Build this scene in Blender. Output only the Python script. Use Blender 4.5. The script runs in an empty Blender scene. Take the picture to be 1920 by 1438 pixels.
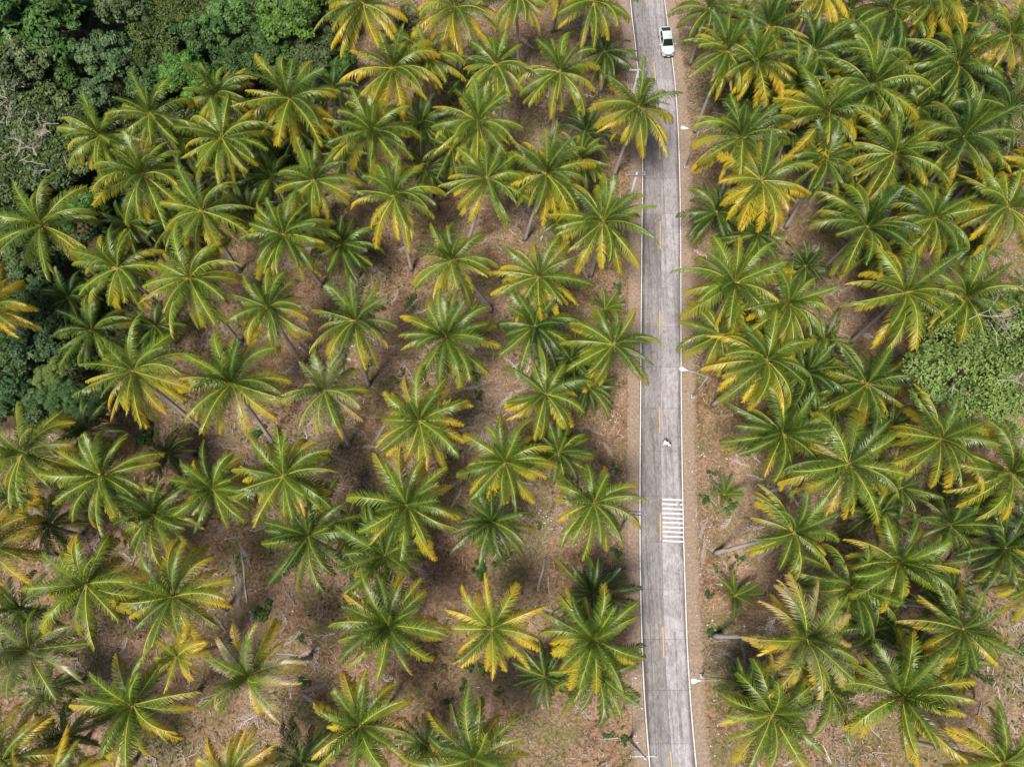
import bpy, bmesh, math, random
from mathutils import Vector, Matrix

# ------------------------------------------------------------------ camera, world, light
S = bpy.context.scene
COL = S.collection
CAM_H = 84.4
TILT = math.radians(17.77)
FPX = 1470.0
cd = bpy.data.cameras.new('camera')
cam = bpy.data.objects.new('camera', cd); COL.objects.link(cam)
cam.location = (0, 0, CAM_H); cam.rotation_euler = (TILT, 0, 0)
cd.sensor_fit = 'HORIZONTAL'; cd.sensor_width = 36; cd.lens = 36 * FPX / 1920
cd.clip_start = 0.5; cd.clip_end = 6000
S.camera = cam

SUN_EL, SUN_AZ = math.radians(66), math.radians(-150)      # azimuth from +Y towards +X
W = bpy.data.worlds.new('World'); S.world = W; W.use_nodes = True
wn = W.node_tree.nodes; wl = W.node_tree.links
sky = wn.new('ShaderNodeTexSky'); sky.sky_type = 'NISHITA'; sky.sun_disc = False
sky.sun_elevation = SUN_EL; sky.sun_rotation = SUN_AZ
sky.air_density = 1.0; sky.dust_density = 2.0; sky.ozone_density = 1.0
wn['Background'].inputs['Strength'].default_value = 0.05
wl.new(sky.outputs[0], wn['Background'].inputs['Color'])
sd = bpy.data.lights.new('sun', 'SUN'); sun = bpy.data.objects.new('sun', sd); COL.objects.link(sun)
sd.energy = 3.6; sd.angle = math.radians(13); sd.color = (1.0, 0.94, 0.84)
_d = Vector((math.sin(SUN_AZ) * math.cos(SUN_EL), math.cos(SUN_AZ) * math.cos(SUN_EL), math.sin(SUN_EL)))
sun.rotation_euler = _d.to_track_quat('Z', 'Y').to_euler()
sun.location = (0, 0, 60)
S.view_settings.view_transform = 'Standard'; S.view_settings.look = 'None'
S.view_settings.gamma = 1.0; S.view_settings.exposure = 0.64
S.view_settings.use_curve_mapping = False

S.cycles.max_bounces = 4; S.cycles.diffuse_bounces = 2; S.cycles.glossy_bounces = 2; S.cycles.transmission_bounces = 3

# ------------------------------------------------------------------ helpers
R = random.Random(7)
ct, st = math.cos(TILT), math.sin(TILT)

def at(x, y, h=0.0):
    """photo pixel -> world point at height h"""
    u = (x - 960) / FPX; v = (719 - y) / FPX
    dx, dy, dz = u, st + v * ct, -ct + v * st
    t = (CAM_H - h) / -dz
    return Vector((dx * t, dy * t, h))

def scale_at(p):
    """photo pixels per metre at a world point"""
    rel = Vector(p) - Vector((0, 0, CAM_H))
    return FPX / rel.dot(Vector((0, st, -ct)))

def topx(p):
    rel = Vector(p) - Vector((0, 0, CAM_H))
    z = rel.dot(Vector((0, st, -ct)))
    return 960 + FPX * rel.x / z, 719 - FPX * rel.dot(Vector((0, ct, st))) / z

def mesh(name, vs, fs, mats=(), mi=None, smooth=False, attrs=None):
    m = bpy.data.meshes.new(name)
    m.from_pydata([tuple(v) for v in vs], [], fs)
    for k in mats: m.materials.append(k)
    if mi: m.polygons.foreach_set('material_index', mi)
    if smooth: m.polygons.foreach_set('use_smooth', [True] * len(m.polygons))
    if attrs:
        for n, dat in attrs.items():
            a = m.attributes.new(n, 'FLOAT', 'POINT'); a.data.foreach_set('value', dat)
    m.update()
    return m

def obj(name, data, parent=None, loc=None, rot=None, scale=None, color=None):
    o = bpy.data.objects.new(name, data); COL.objects.link(o)
    if parent is not None: o.parent = parent
    if loc is not None: o.location = loc
    if rot is not None: o.rotation_euler = rot
    if scale is not None: o.scale = (scale,) * 3 if isinstance(scale, (int, float)) else scale
    if color is not None: o.color = (*color, 1.0)
    return o

def tag(o, label=None, cat=None, group=None, kind=None):
    if label: o['label'] = label
    if cat: o['category'] = cat
    if group: o['group'] = group
    if kind: o['kind'] = kind
    return o

class MB:
    """collects shapes into one mesh"""
    def __init__(s): s.v = []; s.f = []; s.mi = []
    def add(s, vs, fs, m=0):
        b = len(s.v); s.v += [tuple(v) for v in vs]
        s.f += [tuple(b + i for i in f) for f in fs]; s.mi += [m] * len(fs)
    def box(s, c, d, m=0, rz=0, M=None):
        vs = []
        for k in range(8):
            p = Vector(((k & 1) - .5, (k >> 1 & 1) - .5, (k >> 2) - .5))
            p = Vector((p.x * d[0], p.y * d[1], p.z * d[2]))
            if rz: p = Matrix.Rotation(rz, 3, 'Z') @ p
            if M: p = M @ p
            vs.append(p + Vector(c))
        s.add(vs, [(0, 2, 3, 1), (4, 5, 7, 6), (0, 1, 5, 4), (2, 6, 7, 3), (0, 4, 6, 2), (1, 3, 7, 5)], m)
    def tube(s, pts, rad, n=6, m=0, cap=True):
        pts = [Vector(p) for p in pts]; rings = []
        for i, p in enumerate(pts):
            t = (pts[min(i + 1, len(pts) - 1)] - pts[max(i - 1, 0)])
            if t.length < 1e-6: t = Vector((0, 0, 1))
            t.normalize()
            a = t.cross(Vector((0, 0, 1)) if abs(t.z) < .95 else Vector((0, 1, 0))).normalized(); b = t.cross(a)
            r = rad[i] if isinstance(rad, (list, tuple)) else rad
            rings.append([p + (a * math.cos(2 * math.pi * k / n) + b * math.sin(2 * math.pi * k / n)) * r for k in range(n)])
        vs = [v for r in rings for v in r]; fs = []
        for i in range(len(pts) - 1):
            for k in range(n):
                k2 = (k + 1) % n
                fs.append((i * n + k, i * n + k2, (i + 1) * n + k2, (i + 1) * n + k))
        if cap:
            fs.append(tuple(range(n - 1, -1, -1))); L = (len(pts) - 1) * n
            fs.append(tuple(range(L, L + n)))
        s.add(vs, fs, m)
    def blob(s, c, r, m=0, nu=8, nv=5, jit=0, rng=R):
        c = Vector(c); r = Vector(r) if not isinstance(r, (int, float)) else Vector((r, r, r))
        vs = [c + Vector((0, 0, -r.z))]
        for j in range(1, nv):
            ph = math.pi * j / nv - math.pi / 2
            for i in range(nu):
                th = 2 * math.pi * i / nu; q = 1 + rng.uniform(-jit, jit)
                vs.append(c + Vector((r.x * math.cos(ph) * math.cos(th), r.y * math.cos(ph) * math.sin(th), r.z * math.sin(ph))) * q)
        vs.append(c + Vector((0, 0, r.z))); fs = []
        for i in range(nu): fs.append((0, 1 + (i + 1) % nu, 1 + i))
        for j in range(nv - 2):
            for i in range(nu):
                a = 1 + j * nu + i; b = 1 + j * nu + (i + 1) % nu
                fs.append((a, b, b + nu, a + nu))
        T = len(vs) - 1; b0 = 1 + (nv - 2) * nu
        for i in range(nu): fs.append((b0 + i, b0 + (i + 1) % nu, T))
        s.add(vs, fs, m)
    def mesh(s, name, mats, smooth=False, attrs=None):
        return mesh(name, s.v, s.f, mats, s.mi, smooth, attrs)

# ------------------------------------------------------------------ materials
def new_mat(name):
    m = bpy.data.materials.new(name); m.use_nodes = True
    nt = m.node_tree; return m, nt, nt.nodes['Principled BSDF']
def nd(nt, typ, **kw):
    n = nt.nodes.new(typ)
    for k, v in kw.items(): setattr(n, k, v)
    return n
def mix(nt, a, b, fac, mode='MIX'):
    n = nt.nodes.new('ShaderNodeMix'); n.data_type = 'RGBA'; n.blend_type = mode
    for sock, val in ((n.inputs[0], fac), (n.inputs[6], a), (n.inputs[7], b)):
        if hasattr(val, 'is_output') or isinstance(val, bpy.types.NodeSocket): nt.links.new(val, sock)
        elif isinstance(val, tuple): sock.default_value = (*val, 1.0) if len(val) == 3 else val
        else: sock.default_value = val
    return n.outputs[2]
def mth(nt, op, a, b=None, c=None, clamp=False):
    n = nt.nodes.new('ShaderNodeMath'); n.operation = op; n.use_clamp = clamp
    for i, v in enumerate((a, b, c)):
        if v is None: continue
        if isinstance(v, bpy.types.NodeSocket): nt.links.new(v, n.inputs[i])
        else: n.inputs[i].default_value = v
    return n.outputs[0]
def rng_map(nt, v, a, b, c=0.0, d=1.0, smooth=True):
    n = nt.nodes.new('ShaderNodeMapRange'); n.interpolation_type = 'SMOOTHSTEP' if smooth else 'LINEAR'
    nt.links.new(v, n.inputs[0])
    for i, q in zip((1, 2, 3, 4), (a, b, c, d)): n.inputs[i].default_value = q
    return n.outputs[0]
def noise(nt, scale, detail=4, rough=.6, coord=None, dist=0.0, out='Fac'):
    n = nt.nodes.new('ShaderNodeTexNoise'); n.inputs['Scale'].default_value = scale
    n.inputs['Detail'].default_value = detail; n.inputs['Roughness'].default_value = rough
    n.inputs['Distortion'].default_value = dist
    if coord is not None: nt.links.new(coord, n.inputs['Vector'])
    return n.outputs[out]
def coords(nt, kind='Object', scale=None, rot=None):
    tc = nt.nodes.new('ShaderNodeTexCoord'); o = tc.outputs[kind]
    if scale or rot:
        mp = nt.nodes.new('ShaderNodeMapping'); nt.links.new(o, mp.inputs[0])
        if scale: mp.inputs['Scale'].default_value = scale
        if rot: mp.inputs['Rotation'].default_value = rot
        o = mp.outputs[0]
    return o
def geo_pos(nt, scale=None, rot=None):
    g = nt.nodes.new('ShaderNodeNewGeometry'); o = g.outputs['Position']
    if scale or rot:
        mp = nt.nodes.new('ShaderNodeMapping'); nt.links.new(o, mp.inputs[0])
        if scale: mp.inputs['Scale'].default_value = scale
        if rot: mp.inputs['Rotation'].default_value = rot
        o = mp.outputs[0]
    return o
def attr(nt, name):
    n = nt.nodes.new('ShaderNodeAttribute'); n.attribute_name = name; return n.outputs['Fac']
def obcol(nt):
    oi = nt.nodes.new('ShaderNodeObjectInfo'); s = nt.nodes.new('ShaderNodeSeparateColor')
    nt.links.new(oi.outputs['Color'], s.inputs[0])
    return s.outputs[0], s.outputs[1], s.outputs[2], oi.outputs['Random'], oi.outputs['Color']
def bump(nt, bsdf, h, strength=.5, dist=.05):
    b = nt.nodes.new('ShaderNodeBump'); b.inputs['Strength'].default_value = strength
    b.inputs['Distance'].default_value = dist
    nt.links.new(h, b.inputs['Height']); nt.links.new(b.outputs[0], bsdf.inputs['Normal'])
def base(nt, bsdf, c, rough=.7, spec=.5):
    if isinstance(c, tuple): bsdf.inputs['Base Color'].default_value = (*c, 1)
    else: nt.links.new(c, bsdf.inputs['Base Color'])
    if isinstance(rough, float) or isinstance(rough, int): bsdf.inputs['Roughness'].default_value = rough
    else: nt.links.new(rough, bsdf.inputs['Roughness'])
    bsdf.inputs['Specular IOR Level'].default_value = spec
def leafy(nt, bsdf, col, amount=.25):
    tr = nt.nodes.new('ShaderNodeBsdfTranslucent'); nt.links.new(col, tr.inputs[0])
    mx = nt.nodes.new('ShaderNodeMixShader'); mx.inputs[0].default_value = amount
    nt.links.new(bsdf.outputs[0], mx.inputs[1]); nt.links.new(tr.outputs[0], mx.inputs[2])
    nt.links.new(mx.outputs[0], nt.nodes['Material Output'].inputs[0])

M = {}
# palm leaflets: object colour = (yellowness, lightness, browning)
m, nt, b = new_mat('palm_leaflet')
yl, li, br, rnd, _ = obcol(nt); t = attr(nt, 'ft'); s = attr(nt, 'fs')
nz = noise(nt, 2.2, 3, coord=coords(nt))
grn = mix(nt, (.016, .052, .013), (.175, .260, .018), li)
grn = mix(nt, grn, (.24, .31, .04), rng_map(nt, s, .35, .0, 0.0, .6))
nz3 = noise(nt, 9.0, 2, coord=coords(nt))
grn = mix(nt, grn, (.045, .085, .02), rng_map(nt, nz3, .45, .75, 0, .6))
f = mth(nt, 'ADD', mth(nt, 'MULTIPLY', t, .68), mth(nt, 'MULTIPLY', s, .25))
f = mth(nt, 'ADD', f, mth(nt, 'MULTIPLY', nz, .35))
f = mth(nt, 'ADD', f, mth(nt, 'MULTIPLY', yl, 1.35))
f = rng_map(nt, f, .98, 1.85)
yel = mix(nt, (.52, .44, .03), (.55, .31, .02), rng_map(nt, mth(nt, 'ADD', nz, mth(nt, 'MULTIPLY', t, .3)), .55, 1.05))
c = mix(nt, grn, yel, f)
dry = mix(nt, (.38, .27, .15), (.52, .46, .40), nz)
c = mix(nt, c, dry, mth(nt, 'MULTIPLY', br, rng_map(nt, mth(nt, 'ADD', nz, mth(nt, 'MULTIPLY', s, .3)), .45, .8)))
base(nt, b, c, .40, .48); leafy(nt, b, c, .12); M['leaf'] = m

m, nt, b = new_mat('palm_midrib')
yl, li, br, rnd, _ = obcol(nt); t = attr(nt, 'ft')
c = mix(nt, (.34, .37, .055), (.55, .43, .06), mth(nt, 'ADD', yl, mth(nt, 'MULTIPLY', t, .3), clamp=True))
c = mix(nt, c, (.10, .17, .03), rng_map(nt, mth(nt, 'ADD', li, mth(nt, 'MULTIPLY', rnd, .35)), .85, .35, 0.0, .85))
base(nt, b, c, .4, .5); M['rib'] = m

m, nt, b = new_mat('palm_trunk_bark')
co = coords(nt)
wv = nd(nt, 'ShaderNodeTexWave', wave_type='BANDS', bands_direction='Z'); nt.links.new(co, wv.inputs[0])
wv.inputs['Scale'].default_value = 2.6; wv.inputs['Distortion'].default_value = 2.0; wv.inputs['Detail'].default_value = 2
nz = noise(nt, 3.0, 5, coord=co)
c = mix(nt, (.36, .32, .32), (.60, .55, .55), nz)
c = mix(nt, c, (.26, .22, .21), rng_map(nt, wv.outputs[1], .55, .95, 0, .7))
base(nt, b, c, .85, .3); bump(nt, b, wv.outputs[1], .6, .03); M['bark_palm'] = m

m, nt, b = new_mat('palm_heart_fibre')
nz = noise(nt, 7.0, 4, coord=coords(nt))
base(nt, b, mix(nt, (.16, .09, .045), (.42, .30, .15), nz), .85, .3); bump(nt, b, nz, .7, .04); M['fibre'] = m
m, nt, b = new_mat('coconut_husk')
_, _, _, rnd, _ = obcol(nt)
base(nt, b, mix(nt, (.30, .20, .04), (.16, .20, .04), rnd), .5, .5); M['coconut'] = m
m, nt, b = new_mat('flower_stalk'); base(nt, b, (.55, .36, .12), .7, .3); M['flower'] = m

# broadleaf: object colour is the tree's own leaf colour
m, nt, b = new_mat('broad_leaf')
_, _, _, rnd, oc = obcol(nt); k = attr(nt, 'cl')
c = mix(nt, mix(nt, oc, (.45, .55, .42), 1.0, 'MULTIPLY'), mix(nt, oc, (1.55, 1.55, 1.25), 1.0, 'MULTIPLY'), k)
base(nt, b, c, .5, .45); leafy(nt, b, c, .2); M['broad'] = m
m, nt, b = new_mat('tree_bark')
nz = noise(nt, 4.0, 5, coord=coords(nt)); base(nt, b, mix(nt, (.12, .09, .07), (.30, .25, .21), nz), .9, .2); M['bark'] = m
m, nt, b = new_mat('bare_branch')
nz = noise(nt, 4.0, 5, coord=coords(nt)); base(nt, b, mix(nt, (.36, .31, .27), (.60, .54, .49), nz), .9, .2); M['bare'] = m

# plantation floor; 'rd' = metres from the road edge, 'wood' = under the forest
m, nt, b = new_mat('plantation_soil')
P = geo_pos(nt); rd = attr(nt, 'rd'); wd = attr(nt, 'wood'); pth = attr(nt, 'track')
n1 = noise(nt, .09, 5, .65, P); n2 = noise(nt, .5, 6, .7, P, .6); n3 = noise(nt, 3.5, 5, .75, P); n4 = noise(nt, .16, 4, .6, geo_pos(nt, rot=(0, 0, 1.2)), .8)
c = mix(nt, (.075, .036, .019), (.40, .22, .10), rng_map(nt, n2, .32, .68))
c = mix(nt, c, (.29, .195, .14), rng_map(nt, mth(nt, 'ADD', mth(nt, 'MULTIPLY', n1, .6), mth(nt, 'MULTIPLY', n3, .4)), .46, .60, 0, .8))
c = mix(nt, c, (.50, .35, .215), mth(nt, 'MULTIPLY', pth, rng_map(nt, n3, .3, .65, .3, .9)))
c = mix(nt, c, (.16, .155, .045), rng_map(nt, mth(nt, 'ADD', mth(nt, 'MULTIPLY', n4, .75), mth(nt, 'MULTIPLY', n3, .25)), .45, .58, 0, .8))
c = mix(nt, c, mix(nt, (.05, .029, .019), (.42, .31, .245), rng_map(nt, n3, .38, .62)), rng_map(nt, n2, .35, .6, .15, .5))
sh = mth(nt, 'ADD', rd, mth(nt, 'MULTIPLY', mth(nt, 'SUBTRACT', n2, .5), 1.6))
shc = mix(nt, (.26, .19, .145), (.40, .31, .245), rng_map(nt, n3, .35, .7))
c = mix(nt, c, shc, rng_map(nt, sh, 1.75, 1.15, 0.0, .92))
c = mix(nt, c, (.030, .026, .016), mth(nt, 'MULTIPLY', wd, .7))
base(nt, b, c, .95, .15)
bump(nt, b, mth(nt, 'ADD', n3, mth(nt, 'MULTIPLY', n2, 1.5)), .8, .12); M['soil'] = m

m, nt, b = new_mat('concrete')
P = geo_pos(nt); ed = attr(nt, 'ed'); li, dk, wet, rnd, _ = obcol(nt)
Ps = geo_pos(nt, scale=(1.0, .16, 1.0)); n1 = noise(nt, .9, 6, .7, Ps); n2 = noise(nt, .55, 5, .65, P, 1.2); n3 = noise(nt, 9, 4, .7, P)
c = mix(nt, (.21, .19, .195), (.54, .51, .555), li)
c = mix(nt, c, mix(nt, (.12, .105, .10), (.50, .47, .47), n1), rng_map(nt, n2, .35, .65, .2, .75))
c = mix(nt, c, (.60, .57, .58), rng_map(nt, noise(nt, 1.6, 6, .8, geo_pos(nt, scale=(1.6, .35, 1)), 1.5), .57, .70, 0, .7))
stk = noise(nt, 1.0, 5, .65, geo_pos(nt, scale=(2.6, .07, 1)), .3)
c = mix(nt, c, mix(nt, c, (.42, .39, .38), 1.0, 'MULTIPLY'), rng_map(nt, stk, .48, .68, 0, .55))
c = mix(nt, c, (.095, .078, .07), mth(nt, 'MULTIPLY', rng_map(nt, mth(nt, 'ADD', ed, mth(nt, 'MULTIPLY', mth(nt, 'SUBTRACT', n1, .5), .9)), .62, .12), dk))
c = mix(nt, c, mix(nt, c, (.68, .67, .68), 1.0, 'MULTIPLY'), rng_map(nt, noise(nt, 3.2, 6, .75, geo_pos(nt, scale=(1.3, .5, 1)), .8), .42, .62))
base(nt, b, c, .85, .3); bump(nt, b, n3, .25, .02); M['concrete'] = m
m, nt, b = new_mat('joint_filler'); base(nt, b, (.085, .07, .065), .95, .2); M['joint'] = m

def paint(name, col, wear):
    m, nt, b = new_mat(name); P = geo_pos(nt)
    n = noise(nt, 6.0, 6, .8, P)
    base(nt, b, mix(nt, col, (.33, .30, .29), rng_map(nt, n, wear, wear + .12, 0, .85)), .6, .4); return m
M['white_line'] = paint('white_road_paint', (.68, .67, .68), .50)
M['strip'] = paint('rumble_strip_paint', (.78, .78, .78), .58)
M['yellow_line'] = paint('yellow_road_paint', (.58, .38, .14), .50)

def plain(name, col, rough=.5, spec=.5, metal=0.0, vary=.12, sc=5.0):
    m, nt, b = new_mat(name); n = noise(nt, sc, 4, .6, coords(nt))
    d = tuple(x * (1 - vary) for x in col); base(nt, b, mix(nt, d, col, rng_map(nt, n, .3, .7)), rough, spec)
    b.inputs['Metallic'].default_value = metal; return m
M['steel'] = plain('galvanised_steel', (.50, .51, .54), .45, .5, .35)
M['pole'] = plain('weathered_pole', (.50, .50, .55), .8, .3)
M['lamp'] = plain('lamp_housing', (.86, .86, .87), .35, .5, 0, .03)
M['block'] = plain('concrete_block', (.46, .44, .45), .9, .2, 0, .3)
M['arm'] = plain('weathered_timber', (.20, .19, .21), .85, .2)
M['ins'] = plain('porcelain', (.72, .72, .76), .3, .6)
M['wire'] = plain('wire_sheath', (.06, .055, .06), .6, .4)
M['car'] = plain('car_paint', (.62, .655, .665), .22, .5, 0, .02)
m_, nt_, b_ = new_mat('car_glass'); base(nt_, b_, (.010, .020, .022), .06, .6); M['glass'] = m_
M['black'] = plain('black_trim', (.02, .02, .022), .5, .4)
M['tyre'] = plain('tyre_rubber', (.025, .025, .025), .85, .3)
M['rim'] = plain('alloy', (.55, .56, .58), .3, .5, .8)
M['headlight'] = plain('headlight_lens', (.16, .18, .20), .1, .7, 0, .05)
M['plate'] = plain('plate', (.75, .75, .72), .5, .4)
M['tail'] = plain('tail_lens', (.35, .02, .02), .2, .6)
M['skin'] = plain('skin', (.36, .20, .13), .55, .4, 0, .08)
M['cloth'] = plain('white_cloth', (.86, .86, .86), .85, .2, 0, .05)
M['hair_brown'] = plain('brown_hair', (.10, .045, .035), .55, .4)
M['hair_black'] = plain('black_hair', (.015, .012, .014), .5, .4)
M['darkcloth'] = plain('dark_cloth', (.07, .05, .055), .85, .2)

m, nt, b = new_mat('dry_litter')
k = attr(nt, 'cl'); c = mix(nt, (.13, .085, .06), (.56, .46, .41), k); base(nt, b, c, .9, .15); M['litter'] = m
m, nt, b = new_mat('grass_blades')
k = attr(nt, 'cl'); c = mix(nt, (.055, .10, .02), (.33, .26, .12), k); base(nt, b, c, .8, .2); leafy(nt, b, c, .2); M['grass'] = m
m, nt, b = new_mat('dry_frond')
_, li, _, rnd, _ = obcol(nt); s = attr(nt, 'fs'); nz = noise(nt, 3, 3, coord=coords(nt))
c = mix(nt, (.24, .17, .13), (.52, .45, .43), mth(nt, 'ADD', mth(nt, 'MULTIPLY', nz, .6), mth(nt, 'MULTIPLY', rnd, .4)))
base(nt, b, c, .9, .15); M['dryfrond'] = m

# ------------------------------------------------------------------ road centre line, from the edge lines in the photograph
LP = [(1181.7, 0), (1185, 38), (1190, 72), (1194, 115), (1197.3, 149), (1202, 205), (1204.5, 262), (1204.7, 337), (1204, 387), (1203.2, 454), (1201.6, 640), (1200.8, 760), (1199.9, 880), (1199.7, 980), (1200, 1047), (1201, 1114), (1203.4, 1200), (1205.5, 1258), (1208, 1308), (1213, 1374), (1218, 1438)]
RP = [(1245.7, 0), (1251.5, 43), (1260, 110), (1265, 150), (1268.5, 192), (1271.2, 234), (1273.5, 295), (1275.2, 370), (1276.2, 454), (1276.6, 640), (1277.3, 760), (1279, 880), (1280.4, 960), (1282.7, 1047), (1284.9, 1114), (1287.7, 1200), (1290.8, 1258), (1294.6, 1316), (1300, 1382), (1305.7, 1438)]
def curve(pts):
    w = sorted((at(x, y).y, at(x, y).x) for x, y in pts)
    def fn(Y):
        if Y <= w[0][0]: a, b_ = w[0], w[2]
        elif Y >= w[-1][0]: a, b_ = w[-3], w[-1]
        else:
            for a, b_ in zip(w, w[1:]):
                if a[0] <= Y <= b_[0]: break
        return a[1] + (b_[1] - a[1]) * (Y - a[0]) / (b_[0] - a[0])
    def sm(Y):
        if Y > w[-1][0] + 3 or Y < w[0][0] - 3:
            e = w[-1][0] if Y > 0 else w[0][0]
            d = fn(e + 2) - fn(e)
            d2 = (fn(e + 2) - fn(e - 2)) / 4
            return fn(e) + d2 * (Y - e)
        return sum(fn(Y + k * 1.2) * q for k, q in ((-2, .1), (-1, .2), (0, .4), (1, .2), (2, .1)))
    return sm
roadL, roadR = curve(LP), curve(RP)
roadC = lambda Y: .5 * (roadL(Y) + roadR(Y))
def rdist(x, y):
    yy = max(-60, min(180, y))
    return max(roadL(yy) - x, x - roadR(yy))

WOOD = [(-300, -300), (665, -300), (650, 60), (650, 150), (610, 230), (560, 330), (460, 350), (420, 470), (300, 480), (260, 560), (300, 640), (200, 680), (190, 760), (120, 800), (-20, 810), (-300, 830)]
def in_poly(x, y, poly):
    r = False; j = len(poly) - 1
    for i in range(len(poly)):
        xi, yi = poly[i]; xj, yj = poly[j]
        if (yi > y) != (yj > y) and x < (xj - xi) * (y - yi) / (yj - yi) + xi: r = not r
        j = i
    return r
WOODW = [tuple(at(min(max(x, -300), 2200), max(y, -150)).xy) for x, y in WOOD]
def gz(x, y):
    d = rdist(x, y)
    k = max(0.0, min(1.0, (d - 2.0) / 4.0))
    return k * (.16 * math.sin(x * .31 + 1.3 * math.sin(y * .17)) + .12 * math.sin(y * .43 + x * .11) + .06 * math.sin(x * .9 - y * .7)) + (-.05 if d < .3 else 0)
TRACK = [[at(*p).xy for p in q] for q in ([(940, 600), (930, 660), (925, 720), (905, 790), (895, 850)], [(1005, 940), (1010, 1000), (1000, 1060), (985, 1110), (1010, 1180)], [(1400, 880), (1390, 950), (1385, 1040), (1420, 1090)], [(1900, 1200), (1915, 1290), (1860, 1370)], [(960, 200), (985, 240), (1010, 270)], [(560, 690), (600, 780), (620, 830)])]
def seg_d(p, a, b_):
    d = b_ - a; t = max(0, min(1, (p - a).dot(d) / d.length_squared)); return (p - a - d * t).length
def track_mask(x, y):
    p = Vector((x, y)); d = min(seg_d(p, a, b_) for q in TRACK for a, b_ in zip(q, q[1:]))
    return max(0.0, min(1.0, 1.6 - d / 1.3))

# ground sheet: fine where the camera looks, coarse out to the horizon
def axis(lo, hi, step, far):
    a = []; x = lo
    while x <= hi: a.append(x); x += step
    g = step; b_ = []
    x = lo
    while x > -far: g *= 1.5; x -= g; b_.append(x)
    c = []; g = step; x = a[-1]
    while x < far: g *= 1.5; x += g; c.append(x)
    return b_[::-1] + a + c
xs = axis(-82, 82, .9, 2500); ys = axis(-24, 104, .9, 2500)
vs = []; rd_ = []; wd_ = []; tk_ = []
for y in ys:
    for x in xs:
        inn = -90 < x < 90 and -30 < y < 110
        vs.append((x, y, gz(x, y) if inn else (0 if rdist(x, y) > .3 else -.05))); rd_.append(rdist(x, y) if abs(y) < 150 else 20)
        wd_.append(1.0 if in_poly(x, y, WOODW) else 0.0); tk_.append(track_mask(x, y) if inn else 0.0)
nx = len(xs)
fs = [(j * nx + i, j * nx + i + 1, (j + 1) * nx + i + 1, (j + 1) * nx + i) for j in range(len(ys) - 1) for i in range(nx - 1)]
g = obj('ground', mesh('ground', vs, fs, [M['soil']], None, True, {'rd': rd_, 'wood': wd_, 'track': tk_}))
tag(g, kind='structure')

# ------------------------------------------------------------------ road: bed, slabs, paint
def strip(fl, fr, y0, y1, z, step=1.5, thick=None):
    n = max(1, int(math.ceil((y1 - y0) / step))); vs = []; fs = []
    for i in range(n + 1):
        Y = y0 + (y1 - y0) * i / n
        vs += [(fl(Y), Y, z), (fr(Y), Y, z)]
    fs = [(2 * i, 2 * i + 1, 2 * i + 3, 2 * i + 2) for i in range(n)]
    if thick:
        b0 = len(vs); vs += [(x, y, zz - thick) for x, y, zz in vs]
        for i in range(n):
            fs += [(2 * i, 2 * i + 2, b0 + 2 * i + 2, b0 + 2 * i), (2 * i + 1, b0 + 2 * i + 1, b0 + 2 * i + 3, 2 * i + 3)]
        fs += [(0, b0, b0 + 1, 1), (2 * n, 2 * n + 1, b0 + 2 * n + 1, b0 + 2 * n)]
    return vs, fs
vs, fs = strip(lambda Y: roadL(Y) - .12, lambda Y: roadR(Y) + .12, -60, 170, .02)
road = tag(obj('road', mesh('road', vs, fs, [M['joint']])), kind='structure')
ZS = .06
J0 = at(1242, 1105).y; SL = 4.9
def frac(a, b_, k): return lambda Y: a(Y) + (b_(Y) - a(Y)) * k
Rs = random.Random(3)
for i in range(-8, 25):
    y0 = J0 + i * SL; y1 = y0 + SL
    for side in (0, 1):
        if side == 0: fl = lambda Y: roadL(Y) - .10; fr = lambda Y: roadC(Y) - .012
        else: fl = lambda Y: roadC(Y) + .012; fr = lambda Y: roadR(Y) + .10
        q = .004 * Rs.uniform(-1, 1)
        n = 5; vs = []; ed = []; fs = []; K = 6
        for a in range(n + 1):
            Y = y0 + .012 + (SL - .024) * a / n
            for k in range(K + 1):
                x = fl(Y) + (fr(Y) - fl(Y)) * k / K
                vs.append((x, Y, ZS + q)); ed.append((k / K if side == 0 else 1 - k / K) * 2.3)
        fs = [(a * (K + 1) + k, a * (K + 1) + k + 1, (a + 1) * (K + 1) + k + 1, (a + 1) * (K + 1) + k) for a in range(n) for k in range(K)]
        b0 = len(vs); border = [k for k in range(K + 1)] + [a * (K + 1) + K for a in range(1, n + 1)] + [n * (K + 1) + k for k in range(K - 1, -1, -1)] + [a * (K + 1) for a in range(n - 1, 0, -1)]
        for v in border: vs.append((vs[v][0], vs[v][1], .0)); ed.append(ed[v])
        nb = len(border)
        fs += [(border[(k + 1) % nb], border[k], b0 + k, b0 + (k + 1) % nb) for k in range(nb)]
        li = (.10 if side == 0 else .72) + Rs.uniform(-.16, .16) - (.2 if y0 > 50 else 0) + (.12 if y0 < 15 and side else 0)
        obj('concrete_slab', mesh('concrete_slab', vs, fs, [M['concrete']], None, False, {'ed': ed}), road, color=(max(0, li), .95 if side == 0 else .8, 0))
ZM = ZS + .010
for nm, f in (('edge_line', roadL), ('edge_line', roadR)):
    vs, fs = strip(lambda Y: f(Y) - .06, lambda Y: f(Y) + .06, -60, 170, ZM, 1.2)
    obj(nm, mesh(nm, vs, fs, [M['white_line']]), road)
for x, y0, y1 in ((1213, -30, 15), (1229, 117, 152), (1237, 262, 299), (1238, 416, 467), (1238, 583, 627), (1238, 764, 812), (1239, 961, 1014), (1243, 1175, 1232), (1258, 1408, 1470)):
    a, b_ = at(x, y1).y, at(x, y0).y
    vs, fs = strip(lambda Y: roadC(Y) - .19, lambda Y: roadC(Y) - .06, a, b_, ZM, 1.0)
    obj('centre_dash', mesh('centre_dash', vs, fs, [M['yellow_line']]), road)
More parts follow.
